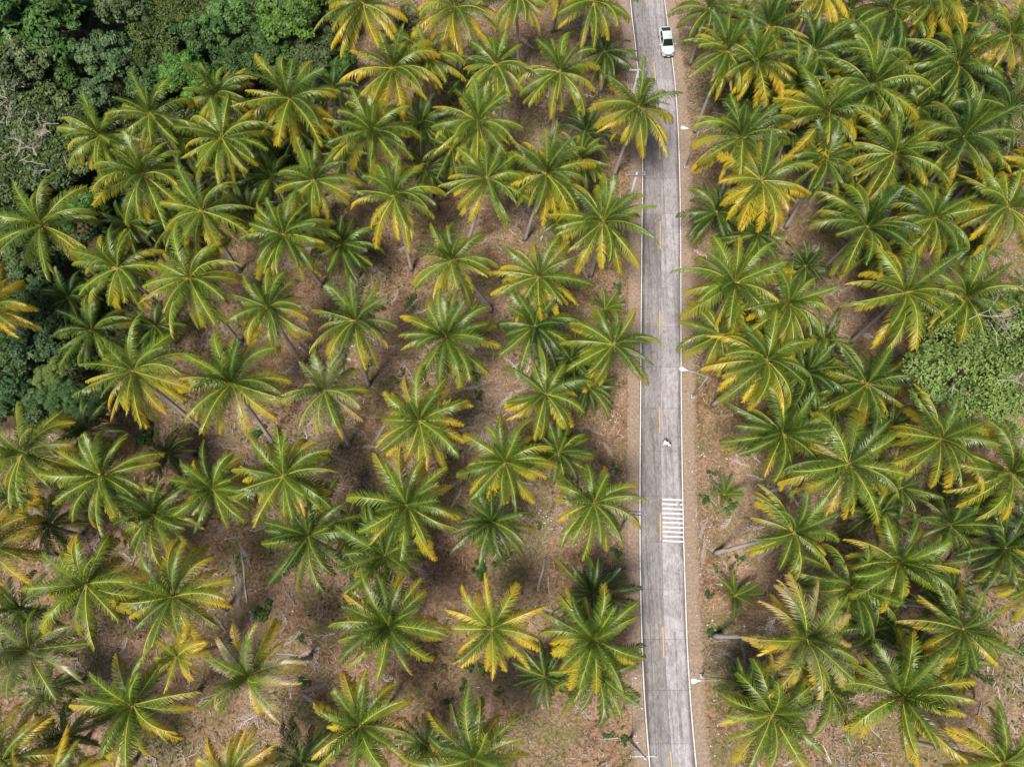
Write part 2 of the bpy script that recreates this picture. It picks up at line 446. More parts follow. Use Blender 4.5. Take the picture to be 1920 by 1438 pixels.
for i in range(10):
    Y = at(1242, 880 + (335 + i * 51.7) / 5.99).y
    vs = []; fs = []
    spans = [(.05, .98)] if i != 1 else [(.05, .74), (.88, .98)]
    for a, b_ in spans:
        q = []
        for k in (a, b_):
            x = roadC(Y) + (roadR(Y) - roadC(Y)) * k; dy = -.11 * k
            q += [(x, Y + dy - .075), (x, Y + dy + .075)]
        b0 = len(vs)
        vs += [(*q[0], ZM + .012), (*q[2], ZM + .012), (*q[3], ZM + .012), (*q[1], ZM + .012), (*q[0], ZS), (*q[2], ZS), (*q[3], ZS), (*q[1], ZS)]
        fs += [tuple(b0 + v for v in f_) for f_ in ((0, 1, 2, 3), (0, 4, 5, 1), (1, 5, 6, 2), (2, 6, 7, 3), (3, 7, 4, 0))]
    obj('rumble_strip', mesh('rumble_strip', vs, fs, [M['strip']]), road)

# ------------------------------------------------------------------ palm fronds (shared meshes)
def frond_mesh(name, e0, e1, seed, droop=.6, n=58, L=1.0, sway=0.0, roll=0.0, lw=1.0, mats=None, K=10, vee=.15, power=1.25):
    """unit frond along +X of length 1 (scaled by the object); e0/e1 start and end elevation in degrees"""
    r = random.Random(seed); e0, e1 = math.radians(e0), math.radians(e1)
    pts = [Vector((0, 0, 0))]; tans = []
    for k in range(K + 1):
        t = k / K; e = e0 + (e1 - e0) * t ** power; az = sway * t * t
        d = Vector((math.cos(e) * math.cos(az), math.cos(e) * math.sin(az), math.sin(e))); tans.append(d)
        if k < K: pts.append(pts[-1] + d * (L / K))
    vs = []; fs = []; mi = []; ft = []; fss = []
    def frame(t):
        q = t * K; i = min(int(q), K - 1); u = q - i
        p = pts[i].lerp(pts[i + 1], u); T = tans[i].lerp(tans[i + 1], u).normalized()
        az = math.atan2(T.y, T.x) if abs(T.z) < .97 else 0.0
        Sd = Vector((-math.sin(az), math.cos(az), 0)); N = T.cross(Sd)
        if N.z < 0 and abs(T.z) < .9: N = -N
        a = roll * t
        return p, T, Sd * math.cos(a) + N * math.sin(a), N * math.cos(a) - Sd * math.sin(a)
    # rachis: flattened tapered ridge
    for k in range(K + 1):
        t = k / K; p, T, Sd, N = frame(t); w = (.0095 * (1 - t) ** .8 + .0030) * lw
        if t < .02: w *= 1.8
        for q in (Sd * w, N * w * .7, -Sd * w, -N * w * .5):
            vs.append(p + q); ft.append(t); fss.append(0)
    for k in range(K):
        for j in range(4):
            a = 4 * k + j; b_ = 4 * k + (j + 1) % 4
            fs.append((a, b_, b_ + 4, a + 4)); mi.append(1)
    # leaflets
    for i in range(n):
        t0 = .11 + .89 * (i + .5) / n
        for sd_ in (-1, 1):
            t = min(1, max(.1, t0 + r.uniform(-.006, .006)))
            if r.random() < .03: continue
            p, T, Sd, N = frame(t)
            tt = max(0, (t - .11) / .89)
            ln = (.208 * (.5 + .5 * min(1, tt / .25)) * (1 - .55 * max(0, (tt - .5) / .5) ** 1.8)) * r.uniform(.80, 1.12)
            fwd = .62 + .42 * tt ** 1.5 + r.uniform(-.2, .2)
            d = (Sd * sd_ * math.cos(fwd) + T * math.sin(fwd) + N * (vee + r.uniform(-.08, .08))).normalized()
            w = .0060 if mats is None else .010
            dr = droop * r.uniform(.75, 1.25)
            segs = ((0, .45), (.45, .32), (.8, .23)); q = p.copy(); b0 = len(vs); dd = d
            wid = (.8, 1.0, .62)
            for j in range(3):
                wv_ = (T - dd * T.dot(dd)); wv_ = wv_.normalized() if wv_.length > 1e-4 else N
                vs += [q - wv_ * w * wid[j], q + wv_ * w * wid[j]]; ft += [t, t]; sv = (0, .42, .78)[j]; fss += [sv, sv]
                q = q + dd * ln * segs[j][1]
                dd = (dd + Vector((0, 0, -1)) * dr).normalized()
            vs.append(q); ft.append(t); fss.append(1.0)
            fs += [(b0, b0 + 1, b0 + 3, b0 + 2), (b0 + 2, b0 + 3, b0 + 5, b0 + 4), (b0 + 4, b0 + 5, b0 + 6)]; mi += [0, 0, 0]
    return mesh(name, vs, fs, mats or [M['leaf'], M['rib']], mi, True, {'ft': ft, 'fs': fss})

Rf = random.Random(11)
FR = {}
def fam(key, num, e0, e1, dr, roll, sway=.35, **kw):
    FR[key] = [frond_mesh('frond', Rf.uniform(*e0), Rf.uniform(*e1), Rf.random(), Rf.uniform(*dr), sway=Rf.uniform(-sway, sway), roll=Rf.uniform(-roll, roll), **kw) for _ in range(num)]
fam('spear', 3, (78, 86), (60, 78), (.05, .15), .3, .1, n=44, vee=.0)
fam('a', 6, (60, 74), (-5, 35), (.3, .55), .9, .6)
fam('b', 9, (40, 56), (-58, -20), (.5, .95), 1.2, .7, vee=.0)
fam('c', 10, (16, 34), (-78, -45), (.65, 1.25), 1.3, .7, vee=-.12)
fam('d', 10, (-8, 12), (-84, -58), (.8, 1.4), 1.2, .6, vee=-.2)
fam('e', 7, (-38, -14), (-88, -70), (1.0, 1.5), .9, .5)
fam('y', 6, (40, 70), (0, 35), (.15, .35), .5, .25)

def cluster_mesh(seed):
    r = random.Random(seed); mb = MB()
    for k in range(r.randint(4, 8)):
        a = k * .42; q = .30
        mb.blob((q * math.cos(a), q * math.sin(a), -.35 + r.uniform(-.04, .04)), (.11, .11, .14), 0, 7, 5)
    return mb.mesh('coconut_cluster', [M['coconut']], True)
def flower_mesh(seed):
    r = random.Random(seed); mb = MB()
    for k in range(3):
        a = r.uniform(0, 6.28)
        for j in range(7):
            b_ = a + r.uniform(-.35, .35); ln = r.uniform(.45, .8)
            p0 = Vector((.12 * math.cos(a), .12 * math.sin(a), 0)); p1 = p0 + Vector((math.cos(b_), math.sin(b_), .25)) * ln * .6
            p2 = p1 + Vector((math.cos(b_), math.sin(b_), -.4)) * ln * .4
            mb.tube([p0, p1, p2], [.022, .018, .01], 4)
    return mb.mesh('flower_stalk', [M['flower']], True)
CLUST = [cluster_mesh(i) for i in range(6)]; FLOW = [flower_mesh(i) for i in range(4)]
def heart_mesh(seed):
    mb = MB(); mb.tube([(0, 0, -.35), (0, 0, -.1), (0, 0, .15), (0, 0, .55)], [.17, .24, .17, .05], 9)
    return mb.mesh('crown', [M['fibre']], True)
HEART = heart_mesh(0)

def trunk_mesh(top, rb, rt, bend):
    """curved trunk from origin to top (local)"""
    pts = []; rad = []; n = 12; top = Vector(top)
    side = Vector((top.x, top.y, 0))
    for k in range(n + 1):
        t = k / n
        p = Vector((top.x * t ** bend, top.y * t ** bend, top.z * t)); pts.append(p)
        rad.append((rb + (rt - rb) * min(1, t * 1.15)) * (1 + .4 * max(0, 1 - t / .06)) )
    pts[0].z = -.15
    mb = MB(); mb.tube(pts, rad, 8); return mb.mesh('trunk', [M['bark_palm']], True)

THINGS = []       # (object, kind key, photo x, photo y, look words)
def palm(x, y, r, h=13.5, base_px=None, tone=.3, light=.55, brown=0.0, look='', n=None, young=False):
    rng = random.Random(int(x * 31 + y * 17 + 5))
    c = at(x, y, h)
    if base_px: b = at(*base_px)
    else:
        b = Vector((c.x + rng.uniform(-.7, .7), c.y + rng.uniform(-.7, .7), 0))
    b.z = gz(b.x, b.y)
    L = r / scale_at(c) * 1.15
    root = obj('coconut_palm' if not young else 'young_palm', None, loc=b)
    loc = c - b
    tr = obj('trunk', trunk_mesh(loc, .24 if h > 9 else .20, .145, rng.uniform(1.0, 1.5) if base_px is None else rng.uniform(1.0, 1.25)), root)
    lean = Vector((loc.x, loc.y, loc.z * 1.6)).normalized()
    tilt = Vector((0, 0, 1)).rotation_difference(lean)
    cr = obj('crown', HEART, root, loc=loc, scale=1.0)
    n = n or rng.randint(28, 36)
    a0 = rng.uniform(0, 6.28); shift = rng.uniform(-.10, .12); jit = rng.uniform(.1, .4); lv = rng.uniform(-.16, .14)
    for i in range(n):
        q = min(.999, max(.001, (i + .5) / n + (shift if i > 2 else 0)))
        if i > 3 and rng.random() < .05: continue
        key = 'spear' if q < .07 else 'a' if q < .20 else 'b' if q < .38 else 'c' if q < .60 else 'd' if q < .83 else 'e'
        az = a0 + i * 2.39996 + rng.uniform(-jit, jit)
        Ls = L * rng.uniform(.80, 1.10) * {'spear': .72, 'a': .9, 'b': 1.0, 'c': 1.03, 'd': 1.0, 'e': .92}[key]
        yl = min(1, max(0, tone * (.35 + 1.0 * q) + (q - .5) * .30 + rng.uniform(-.16, .16)))
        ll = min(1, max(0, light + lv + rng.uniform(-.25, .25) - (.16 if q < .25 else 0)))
        bb = 0.0
        if brown and rng.random() < .7: bb = brown * rng.uniform(.5, 1)
        if q > .93 and rng.random() < .35: bb = .9
        e = Matrix.Rotation(az, 4, 'Z') @ Matrix.Rotation(rng.uniform(-.12, .12), 4, 'Y')
        mm = tilt.to_matrix().to_4x4() @ e
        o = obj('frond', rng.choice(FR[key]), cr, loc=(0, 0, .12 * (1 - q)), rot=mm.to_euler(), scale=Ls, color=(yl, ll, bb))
        o.scale = (Ls, Ls * rng.uniform(.92, 1.12), Ls)
    if h > 8:
        for k in range(rng.randint(1, 2)):
            obj('coconut_cluster', rng.choice(CLUST), cr, rot=(0, 0, rng.uniform(0, 6)))
        obj('flower_stalk', rng.choice(FLOW), cr, loc=(0, 0, .1), rot=(0, 0, rng.uniform(0, 6)))
    THINGS.append([root, 'palm', x, y, look, tone, h, brown])
    return root

# x, y, r, extras  (crown centre and radius in photo pixels)
T_, D_ = dict, dict
PALMS = [
 (544,187,92,{'b':(566,300),'t':.45}), (283,217,80,{}), (407,180,72,{'t':.4,'h':12}), (417,260,88,{'b':(452,345)}), (190,257,74,{'h':12}),
 (270,328,92,{}), (380,397,84,{'t':.42}), (534,443,88,{}), (590,340,78,{}), (80,424,98,{'t':.35}),
 (510,335,66,{'d':1}), (222,503,84,{}), (625,165,58,{'h':9,'d':1}),
 (682,10,86,{'t':.52}), (853,17,84,{'t':.55}), (968,-8,70,{'b':(972,132)}), (1062,-52,72,{'b':(1036,63)}), (1113,5,76,{'b':(1078,162)}),
 (737,130,86,{'t':.55}), (803,110,68,{'h':11}), (930,123,72,{}), (1050,137,80,{'b':(1034,262)}), (897,230,84,{}),
 (697,247,80,{'b':(709,345)}), (1197,203,84,{'b':(1151,330),'t':.5}), (1133,100,64,{'d':1}), (790,233,66,{'d':1}), (1097,250,64,{'d':1}),
 (740,370,88,{'b':(772,505),'t':.42}), (913,337,84,{'b':(874,466)}), (1024,328,86,{'b':(984,452),'t':.5}), (1130,417,100,{}), (847,277,64,{'d':1}),
 (1088,300,62,{'h':10}), (640,460,74,{'h':9,'d':1}), (800,322,50,{'d':1,'h':5}), (712,215,50,{'d':1,'h':6}),
 # right of the road, upper
 (1440,53,84,{}), (1418,117,82,{'t':.6}), (1362,98,76,{}), (1535,-14,72,{'t':.7}), (1750,-8,76,{'t':.6,'b':(1688,84)}), (1673,20,80,{'d':1,'h':12}),
 (1527,97,84,{'d':1,'h':11}), (1637,100,84,{'d':1,'h':11}), (1633,163,98,{'l':.5}), (1793,123,90,{'d':1,'h':11}), (1893,67,84,{'t':.6,'b':(1825,160)}),
 (1547,213,94,{'t':.5,'b':(1462,312)}), (1390,260,94,{'t':.35}), (1493,160,74,{'d':1,'h':10}), (1677,290,94,{'t':.35}), (1803,260,94,{'t':.35}),
 (1893,207,84,{'d':1,'h':11}), (1547,300,76,{'b':(1474,425),'d':1,'h':12}), (1427,340,94,{'t':.65,'b':(1366,426)}), (1343,400,64,{'d':1,'h':7}),
 (1624,427,98,{}), (1750,410,88,{'t':.35,'b':(1676,482)}), (1887,390,88,{'t':.42}), (1420,440,62,{'d':1,'h':8}), (1915,300,70,{'d':1,'h':9}), (1948,316,66,{'t':.75}),
 (1730,30,60,{'d':1,'h':9}), (1830,10,74,{'d':1,'h':11}), (1590,20,60,{'d':1,'h':8}), (1720,205,66,{'d':1,'h':8}), (1860,150,60,{'d':1,'h':7}), (1330,20,66,{'d':1,'h':9}), (1480,235,58,{'d':1,'h':7}), (1720,345,56,{'d':1,'h':7}),
 (1565,150,66,{'d':1,'h':8}), (1700,140,66,{'d':1,'h':8}), (1765,190,70,{'d':1,'h':8}), (1840,195,66,{'d':1,'h':7}), (1600,262,64,{'d':1,'h':7}), (1745,255,64,{'d':1,'h':7}), (1865,335,66,{'d':1,'h':8}), (1585,365,62,{'d':1,'h':6}), (1470,15,64,{'d':1,'h':8}), (1390,40,64,{'d':1,'h':8}), (1605,70,60,{'d':1,'h':7}), (1785,60,66,{'d':1,'h':8}), (1830,330,60,{'d':1,'h':6}), (1400,190,60,{'d':1,'h':7}), (1690,370,58,{'d':1,'h':6}), (1820,470,60,{'d':1,'h':7}), (1510,500,56,{'d':1,'h':6}), (1410,600,56,{'d':1,'h':6}), (1545,640,60,{'d':1,'h':7}), (1670,800,60,{'d':1,'h':6}), (1830,940,62,{'d':1,'h':7}), (1640,1180,66,{'d':1,'h':7}), (1760,1140,56,{'d':1,'h':6}), (340,265,64,{'d':1,'h':7}), (330,420,60,{'d':1,'h':7}), (470,400,60,{'d':1,'h':6}), (240,420,60,{'d':1,'h':6}), (480,240,60,{'d':1,'h':7}), (650,290,54,{'d':1,'h':6}), (95,985,62,{'d':1,'h':6}), (20,935,60,{'d':1,'h':6}), (130,560,58,{'d':1,'h':6}), (560,250,56,{'d':1,'h':6}), (430,330,56,{'d':1,'h':6}), (580,400,54,{'d':1,'h':5}), (90,1290,62,{'d':1,'h':6}), (655,1000,62,{'d':1,'h':6}), (870,150,50,{'d':1,'h':6}), (760,60,56,{'d':1,'h':7}), (960,330,54,{'d':1,'h':6}), (1060,410,54,{'d':1,'h':6}), (1500,770,60,{'d':1,'h':7}), (1640,960,60,{'d':1,'h':6}), (1560,760,56,{'d':1,'h':6}), (1400,1290,60,{'d':1,'h':6}),
 # left, middle
 (-22,580,84,{'t':.95}), (357,523,98,{'b':(452,645)}), (503,577,84,{'b':(568,685)}), (175,620,80,{'d':1,'h':10}), (293,613,56,{'d':1,'h':6}),
 (253,697,104,{'b':(382,806),'t':.45}), (437,720,104,{'b':(512,830),'t':.42}), (610,733,80,{'br':.6,'b':(655,836)}), (43,850,98,{'t':.35}), (193,893,98,{}),
 (400,917,80,{'h':11}), (533,893,98,{'t':.4}), (160,815,66,{'d':1}), (317,850,50,{'d':1,'h':5}), (290,965,86,{'h':11}),
 (847,490,80,{'b':(922,583),'t':.4}), (1010,520,90,{'t':.42}), (1003,613,86,{'d':1,'h':11,'l':.5}), (837,633,90,{}), (667,603,84,{'b':(691,722)}),
 (1150,647,90,{'t':.35}), (1070,675,66,{'d':1}), (1023,740,84,{'t':.42}), (787,790,94,{'t':.5}), (947,867,90,{'t':.42}), (1047,850,80,{'d':1,'h':9,'l':.45}),
 (763,947,104,{'t':.42}), (1113,943,86,{}), (1100,722,64,{'d':1,'h':5}),
 # right, middle
 (1377,533,100,{'t':.4}), (1477,573,88,{}), (1697,550,110,{'b':(1597,640),'t':.42}), (1810,557,90,{'b':(1727,655),'t':.35}), (1437,677,100,{'b':(1336,760),'t':.48}),
 (1350,628,76,{'t':.4,'h':10}), (1510,700,80,{'d':1,'h':10}), (1624,720,98,{'h':10,'l':.4}), (1467,813,102,{'h':11,'l':.4}), (1590,870,110,{'t':.42}),
 (1763,823,106,{'t':.42}), (1893,887,100,{'t':.42}), (1687,915,66,{'d':1,'h':7}), (1780,985,76,{'d':1,'h':8}), (1880,1028,90,{'d':1,'h':9}), (1930,560,60,{'d':1,'h':8}), (1660,470,60,{'d':1,'h':7}),
 # left, lower
 (-18,1025,96,{'t':.85}), (163,1095,104,{'t':.42}), (327,1118,104,{'b':(424,1142),'t':.5}), (580,1005,100,{'d':1,'h':11,'l':.4}), (57,1218,100,{'d':1,'h':11,'br':.5}),
 (40,1140,74,{'d':1,'h':8}), (333,1231,60,{'t':.95,'b':(432,1206),'n':20}), (467,1265,98,{'b':(582,1232),'t':.62,'br':.8}), (250,1321,108,{'t':.42,'b':(375,1296)}), (127,1378,70,{'d':1}),
 (5,1425,104,{'t':.75}), (95,1482,100,{'t':.75}), (432,1458,80,{'t':.9}), (567,1428,76,{'d':1}), (723,1041,98,{'d':1,'h':10,'l':.4}), (923,978,80,{'d':1,'h':9}),
 (730,1171,104,{'t':.45}), (923,1178,92,{'t':.75}), (1113,1198,102,{'t':.4}), (1113,1115,80,{'d':1,'h':6}), (1023,1268,62,{'d':1,'h':5}), (1120,1262,92,{'d':1,'h':8,'l':.4}),
 (677,1358,104,{'t':.5}), (890,1420,110,{'t':.4}), (800,1395,60,{'d':1,'h':6}),
 # right, lower
 (1487,998,84,{'b':(1340,1037),'h':12}), (1684,1055,94,{}), (1594,1101,102,{'d':1,'h':10,'l':.4}), (1510,1198,108,{'b':(1338,1192),'t':.65,'br':.45}), (1801,1178,90,{'t':.45}),
 (1707,1224,76,{'d':1,'h':8}), (1691,1305,112,{'b':(1800,1416),'t':.4}), (1447,1338,108,{'h':12,'t':.3}), (1557,1294,86,{'d':1,'h':8}), (1793,1245,66,{'d':1,'h':7}),
 (1877,1428,96,{'t':.5}), (1785,1110,60,{'d':1,'h':7}), (1940,1090,76,{'t':.5,'h':9}), (1925,985,66,{'d':1,'h':8}),
]
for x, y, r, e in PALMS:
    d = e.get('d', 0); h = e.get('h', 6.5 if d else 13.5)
    palm(x, y, r, h, e.get('b'), e.get('t', .13 if d else .33), e.get('l', .30 if d else (.50 if x > 1280 and y < 480 else .6)), e.get('br', 0.0), n=e.get('n', 28 if d else None))  # upper right palms get darker leaves: corner vignette put into the leaf colour

def young(x, y, r, h=1.0):
    rng = random.Random(int(x + y)); b = at(x, y); b.z = gz(b.x, b.y)
    root = obj('young_palm', None, loc=b)
    L = r / scale_at(b) * 1.2
    mb = MB(); mb.tube([(0, 0, -.1), (0, 0, h * .5), (0, 0, h)], [.16, .12, .06], 7)
    st_ = obj('stem', mb.mesh('stem', [M['fibre']], True), root)
    for i in range(9):
        az = i * 2.4 + rng.uniform(-.2, .2)
        obj('frond', rng.choice(FR['y']), root, loc=(0, 0, h * .8), rot=(0, 0, az), scale=L * rng.uniform(.8, 1.05), color=(.05, rng.uniform(.35, .6), 0))
    THINGS.append([root, 'young palm', x, y, '', .1, 1, 0])
for x, y, r in ((1353,930,40), (1373,1118,46), (1133,585,42), (1085,960,26), (1180,530,24)):
    if (x, y) != (1085, 960) and (x, y) != (1180, 530): young(x, y, r, 1.0)

# ------------------------------------------------------------------ broadleaf trees
def leaf_quads(r, c, n, rad, size, out, kinds, flat=.8, lo=-.25, asp=1.6):
    vs, fs, cl = out
    for _ in range(n):
        while True:
            d = Vector((r.gauss(0, 1), r.gauss(0, 1), r.gauss(0, 1)))
            if d.length > .01:
                d.normalize()
                if d.z > lo: break
        q = c + Vector((d.x, d.y, d.z * flat)) * rad * r.uniform(.72, 1.05)
        nrm = (d * .7 + Vector((r.uniform(-.6, .6), r.uniform(-.6, .6), r.uniform(0, .9)))).normalized()
        a = nrm.cross(Vector((r.uniform(-1, 1), r.uniform(-1, 1), .1))).normalized(); b_ = nrm.cross(a)
        s = size * r.uniform(.6, 1.3); b0 = len(vs)
        vs += [q - a * s * asp, q + b_ * s - nrm * s * .3, q + a * s * asp, q - b_ * s - nrm * s * .3]
        fs.append((b0, b0 + 1, b0 + 2, b0 + 3)); v = min(1, max(0, kinds * .8 + .1 + r.uniform(-.4, .4))); cl += [v] * 4
def crown_mesh(seed, nc=46, per=150, size=.040, cr=(.20, .34), flat=.75, lumpy=.25, asp=1.6):
    r = random.Random(seed); out = ([], [], [])
    ph = [r.uniform(0, 6.28) for _ in range(6)]
    for i in range(nc):
        z = 1 - (i + .5) / nc * 1.15; a = i * 2.39996 + r.uniform(-.3, .3); q = math.sqrt(max(0, 1 - z * z)) if z > 0 else 1.0
        k = 1 - .28 + lumpy * math.sin(2 * a + ph[0]) * math.sin(3 * z + ph[1]) + lumpy * .5 * math.sin(5 * a + ph[2]) + r.uniform(-.26, .14)
        c = Vector((q * math.cos(a), q * math.sin(a), max(z, -.2) * flat)) * k
        leaf_quads(r, c, per, r.uniform(*cr), size, out, r.random(), asp=asp)
    return mesh('crown', out[0], out[1], [M['broad']], None, False, {'cl': out[2]})
CR = {'cauli': [crown_mesh(i, 60, 130, .040, (.12, .28), .72, .32) for i in (1, 2)],
      'big': [crown_mesh(i, 40, 170, .050, (.18, .38), .75, .38) for i in (3, 4)],
      'small': [crown_mesh(i, 80, 110, .024, (.14, .24), .55) for i in (5, 6)],
      'feather': [crown_mesh(i, 120, 260, .0105, (.10, .24), .62, .38, 2.2) for i in (7, 8)],
      'vine': [crown_mesh(i, 95, 120, .026, (.14, .26), .45, .2) for i in (9, 10)]}
def limb_mesh(seed, h, spread):
    r = random.Random(seed); mb = MB()
    k = Vector((r.uniform(-.4, .4), r.uniform(-.4, .4), h * .55))
    mb.tube([(0, 0, -.3), k * .5, k], [.34, .24, .2], 8)
    for i in range(6):
        a = i * 1.05 + r.uniform(-.3, .3); e = k + Vector((math.cos(a), math.sin(a), 0)) * spread * r.uniform(.5, .8) + Vector((0, 0, h * r.uniform(.3, .5)))
        mb.tube([k, k.lerp(e, .5) + Vector((0, 0, .3)), e], [.15, .10, .04], 6)
    return mb.mesh('trunk', [M['bark']], True)
def branch_mesh(seed, rad, n, up=.35):
    """bare twigs spreading over a crown of radius rad"""
    r = random.Random(seed); mb = MB()
    def grow(p, d, ln, w, dep):
        q = p + d * ln; mb.tube([p, p.lerp(q, .5) + Vector((r.uniform(-.1, .1), r.uniform(-.1, .1), r.uniform(-.05, .1))) * ln, q], [w, w * .8, w * .55], 4)
        if dep > 0:
            for _ in range(r.randint(2, 3)):
                d2 = (d + Vector((r.uniform(-.9, .9), r.uniform(-.9, .9), r.uniform(-.25, .3)))).normalized()
                grow(p.lerp(q, r.uniform(.5, 1)), d2, ln * r.uniform(.5, .75), w * .55, dep - 1)
    for i in range(n):
        a = r.uniform(0, 6.28); q = rad * math.sqrt(r.random()) * .75
        z = rad * .45 * math.sqrt(max(.05, 1 - (q / rad) ** 2)) * .95
        d = Vector((math.cos(a * 3), math.sin(a * 3), up * r.uniform(.2, 1))).normalized()
        grow(Vector((q * math.cos(a), q * math.sin(a), z)), d, rad * r.uniform(.16, .30), .040, 3)
    return mb.mesh('bare_branches', [M['bare']])
def tree(x, y, r, kind, col, label, h=7.5, flat=1.0, bare=0, group='broadleaf trees of the wood in the upper left'):
    rng = random.Random(int(x * 7 + y * 13)); c = at(x, y, h); b = Vector((c.x, c.y, 0)); b.z = gz(b.x, b.y)
    root = obj('broadleaf_tree' if kind != 'vine' else 'vine_covered_tree', None, loc=b)
    rad = r / scale_at(c)
    obj('trunk', limb_mesh(int(x + y), h - b.z, rad * .8), root)
    cr = obj('crown', rng.choice(CR[kind]), root, loc=(0, 0, h - b.z), rot=(0, 0, rng.uniform(0, 6.28)), scale=(rad, rad, rad * flat), color=col)
    if bare: obj('bare_branches', branch_mesh(int(x + y * 3), rad, bare), root, loc=(0, 0, h - b.z + rad * .12))
    tag(root, label, 'tree', group)
G1, G2, G3, G4, G5 = (.06, .13, .028), (.075, .13, .055), (.055, .11, .03), (.12, .20, .03), (.085, .115, .05)
tree(70, 40, 88, 'cauli', G1, 'large bright green tree in the top left corner of the photo', 9)
tree(30, 122, 70, 'cauli', G5, 'dull green tree at the left edge, just below the corner tree', 8)
tree(198, 112, 52, 'cauli', G2, 'grey green rounded tree above the dark hollow in the wood', 8)
tree(181, 175, 32, 'cauli', G2, 'small grey green tree right beside the dark hollow in the wood', 6)
tree(232, 8, 56, 'cauli', (.10, .145, .06), 'pale grey green tree on the top edge, right of the corner tree', 9)
tree(300, 80, 66, 'small', (.07, .10, .025), 'dark olive creeper-draped tree in the middle of the upper wood', 7)
tree(340, 15, 54, 'small', (.085, .11, .03), 'olive tree on the top edge with a few rusty leaves', 7)
tree(352, 142, 48, 'big', (.075, .17, .025), 'bright green leafy tree just above the uppermost left palms', 7)
tree(428, 22, 52, 'cauli', (.08, .16, .045), 'green knobbly-crowned tree on the top edge left of the brightest one', 8.5)
tree(542, 32, 64, 'cauli', (.085, .16, .026), 'brightest light green knobbly-crowned tree near the top edge', 9)
tree(376, 66, 44, 'big', G3, 'dark green tree below the knobbly-crowned tree, left of the fern', 7)
tree(448, 118, 52, 'small', G3, 'dark green tree directly below the yellow-green fern palm', 6)
tree(590, 92, 50, 'small', G5, 'dull green creeper-hung tree below the brightest tree', 6.5)
tree(512, 92, 46, 'big', G3, 'dark leafy tree between the fern palm and the dull creeper-hung tree', 6)
tree(612, 14, 40, 'small', G5, 'olive tree on the top edge beside the leftmost top palm', 7)
tree(636, 118, 36, 'cauli', (.06, .13, .025), 'small green tree touching the palms at the wood\'s right border', 5)
tree(130, 20, 60, 'big', (.04, .09, .02), 'dark tree in shade right of the top left corner tree', 6)
tree(270, 150, 44, 'big', G3, 'dark tree between the grey green tree and the bright leafy one', 5.5)
tree(470, 62, 40, 'cauli', (.06, .12, .03), 'mid green tree just right of the yellow-green fern palm', 6)
tree(120, 140, 40, 'big', (.05, .10, .02), 'dark leaning tree at the upper rim of the dark hollow', 5)
tree(50, 215, 84, 'vine', (.085, .12, .045), 'grey green creeper mound with white bare twigs at left edge, upper one', 6, 1, 22)
tree(95, 300, 84, 'vine', (.075, .11, .038), 'creeper mound with bare twigs above the leftmost palm of the wood', 5.5, 1, 20)
tree(5, 330, 78, 'vine', (.08, .115, .04), 'creeper mound cut by the left edge, lower one', 5.5, 1, 14)
tree(130, 225, 50, 'vine', (.07, .11, .035), 'smaller creeper mound right beside the uppermost one', 5, 1, 3)
tree(162, 392, 44, 'big', (.06, .16, .03), 'fresh green bush tree between the two leftmost upper palms', 4.5)
tree(30, 505, 52, 'cauli', (.075, .11, .04), 'dull green tree below the leftmost palm, above the orange one', 6)
tree(62, 560, 54, 'cauli', (.07, .125, .05), 'green tree right of the orange palm at the left edge', 6)
tree(72, 635, 50, 'cauli', (.065, .125, .055), 'bluish green tree below right of the orange palm', 5.5)
tree(16, 735, 44, 'cauli', (.05, .11, .04), 'dark green tree at the left edge above the lower palms', 5)
tree(98, 700, 30, 'feather', (.17, .23, .07), 'small pale yellow-green tree left of the leaning mid-left palm', 6)
tree(112, 738, 46, 'feather', (.09, .17, .06), 'loose feathery green tree below the small pale yellow-green one', 5)
tree(57, 745, 34, 'cauli', (.06, .12, .04), 'small round dark green tree left of the feathery one', 4.5)
tree(168, 765, 40, 'feather', (.07, .13, .045), 'thin green tree right of the feathery one, beside a palm', 4)
tree(20, 660, 44, 'big', (.045, .09, .02), 'dark shaded tree at the left edge under the orange palm', 4.5)
tree(10, 420, 50, 'vine', (.07, .11, .035), 'low creeper-grown tree at the left edge beside the leftmost palm', 4.5)
tree(1846, 692, 150, 'feather', (.165, .235, .07), 'broad pale feathery tree among the palms at the right edge', 11, 1.0, 10, 'pale feathery tree on the right')
tree(1915, 615, 70, 'feather', (.15, .215, .065), 'pale feathery tree cut by the right edge, above the broad one', 7.5, 1, 2, 'pale feathery tree on the right')

# yellow-green feather palm inside the wood
b = at(452, 92, 6.5); fr = obj('fern_palm', None, loc=(b.x, b.y, 0))
mb = MB(); mb.tube([(0, 0, -.2), (0, .05, 3.2), (0, 0, 6.5)], [.14, .1, .08], 7); obj('trunk', mb.mesh('trunk', [M['bark']], True), fr)
for i in range(7):
    obj('frond', FR['c'][i % 8], fr, loc=(0, 0, 6.45), rot=(0, 0, i * .897), scale=(1.9, 2.6, 1.9), color=(.42, .95, 0))
tag(fr, 'single yellow-green fern palm standing out in the dark wood', 'fern palm')

# undergrowth of the wood: one uncountable mass
out = ([], [], []); Ru = random.Random(21)
for k in range(2600):
    x, y = Ru.uniform(-60, 680), Ru.uniform(-60, 820)
    if not in_poly(x, y, WOOD): continue
    p = at(x, y); hgt = Ru.uniform(.3, 2.2) * (1 if x + y * .3 < 330 or y < 140 else .5)
    leaf_quads(Ru, Vector((p.x, p.y, hgt * .5)), 26, Ru.uniform(.6, 1.4), .15, out, Ru.random() * .7)
u = obj('undergrowth', mesh('undergrowth', out[0], out[1], [M['broad']], None, False, {'cl': out[2]}), color=(.05, .095, .025))
tag(u, 'dense green undergrowth covering the floor of the wood', 'undergrowth', kind='stuff')

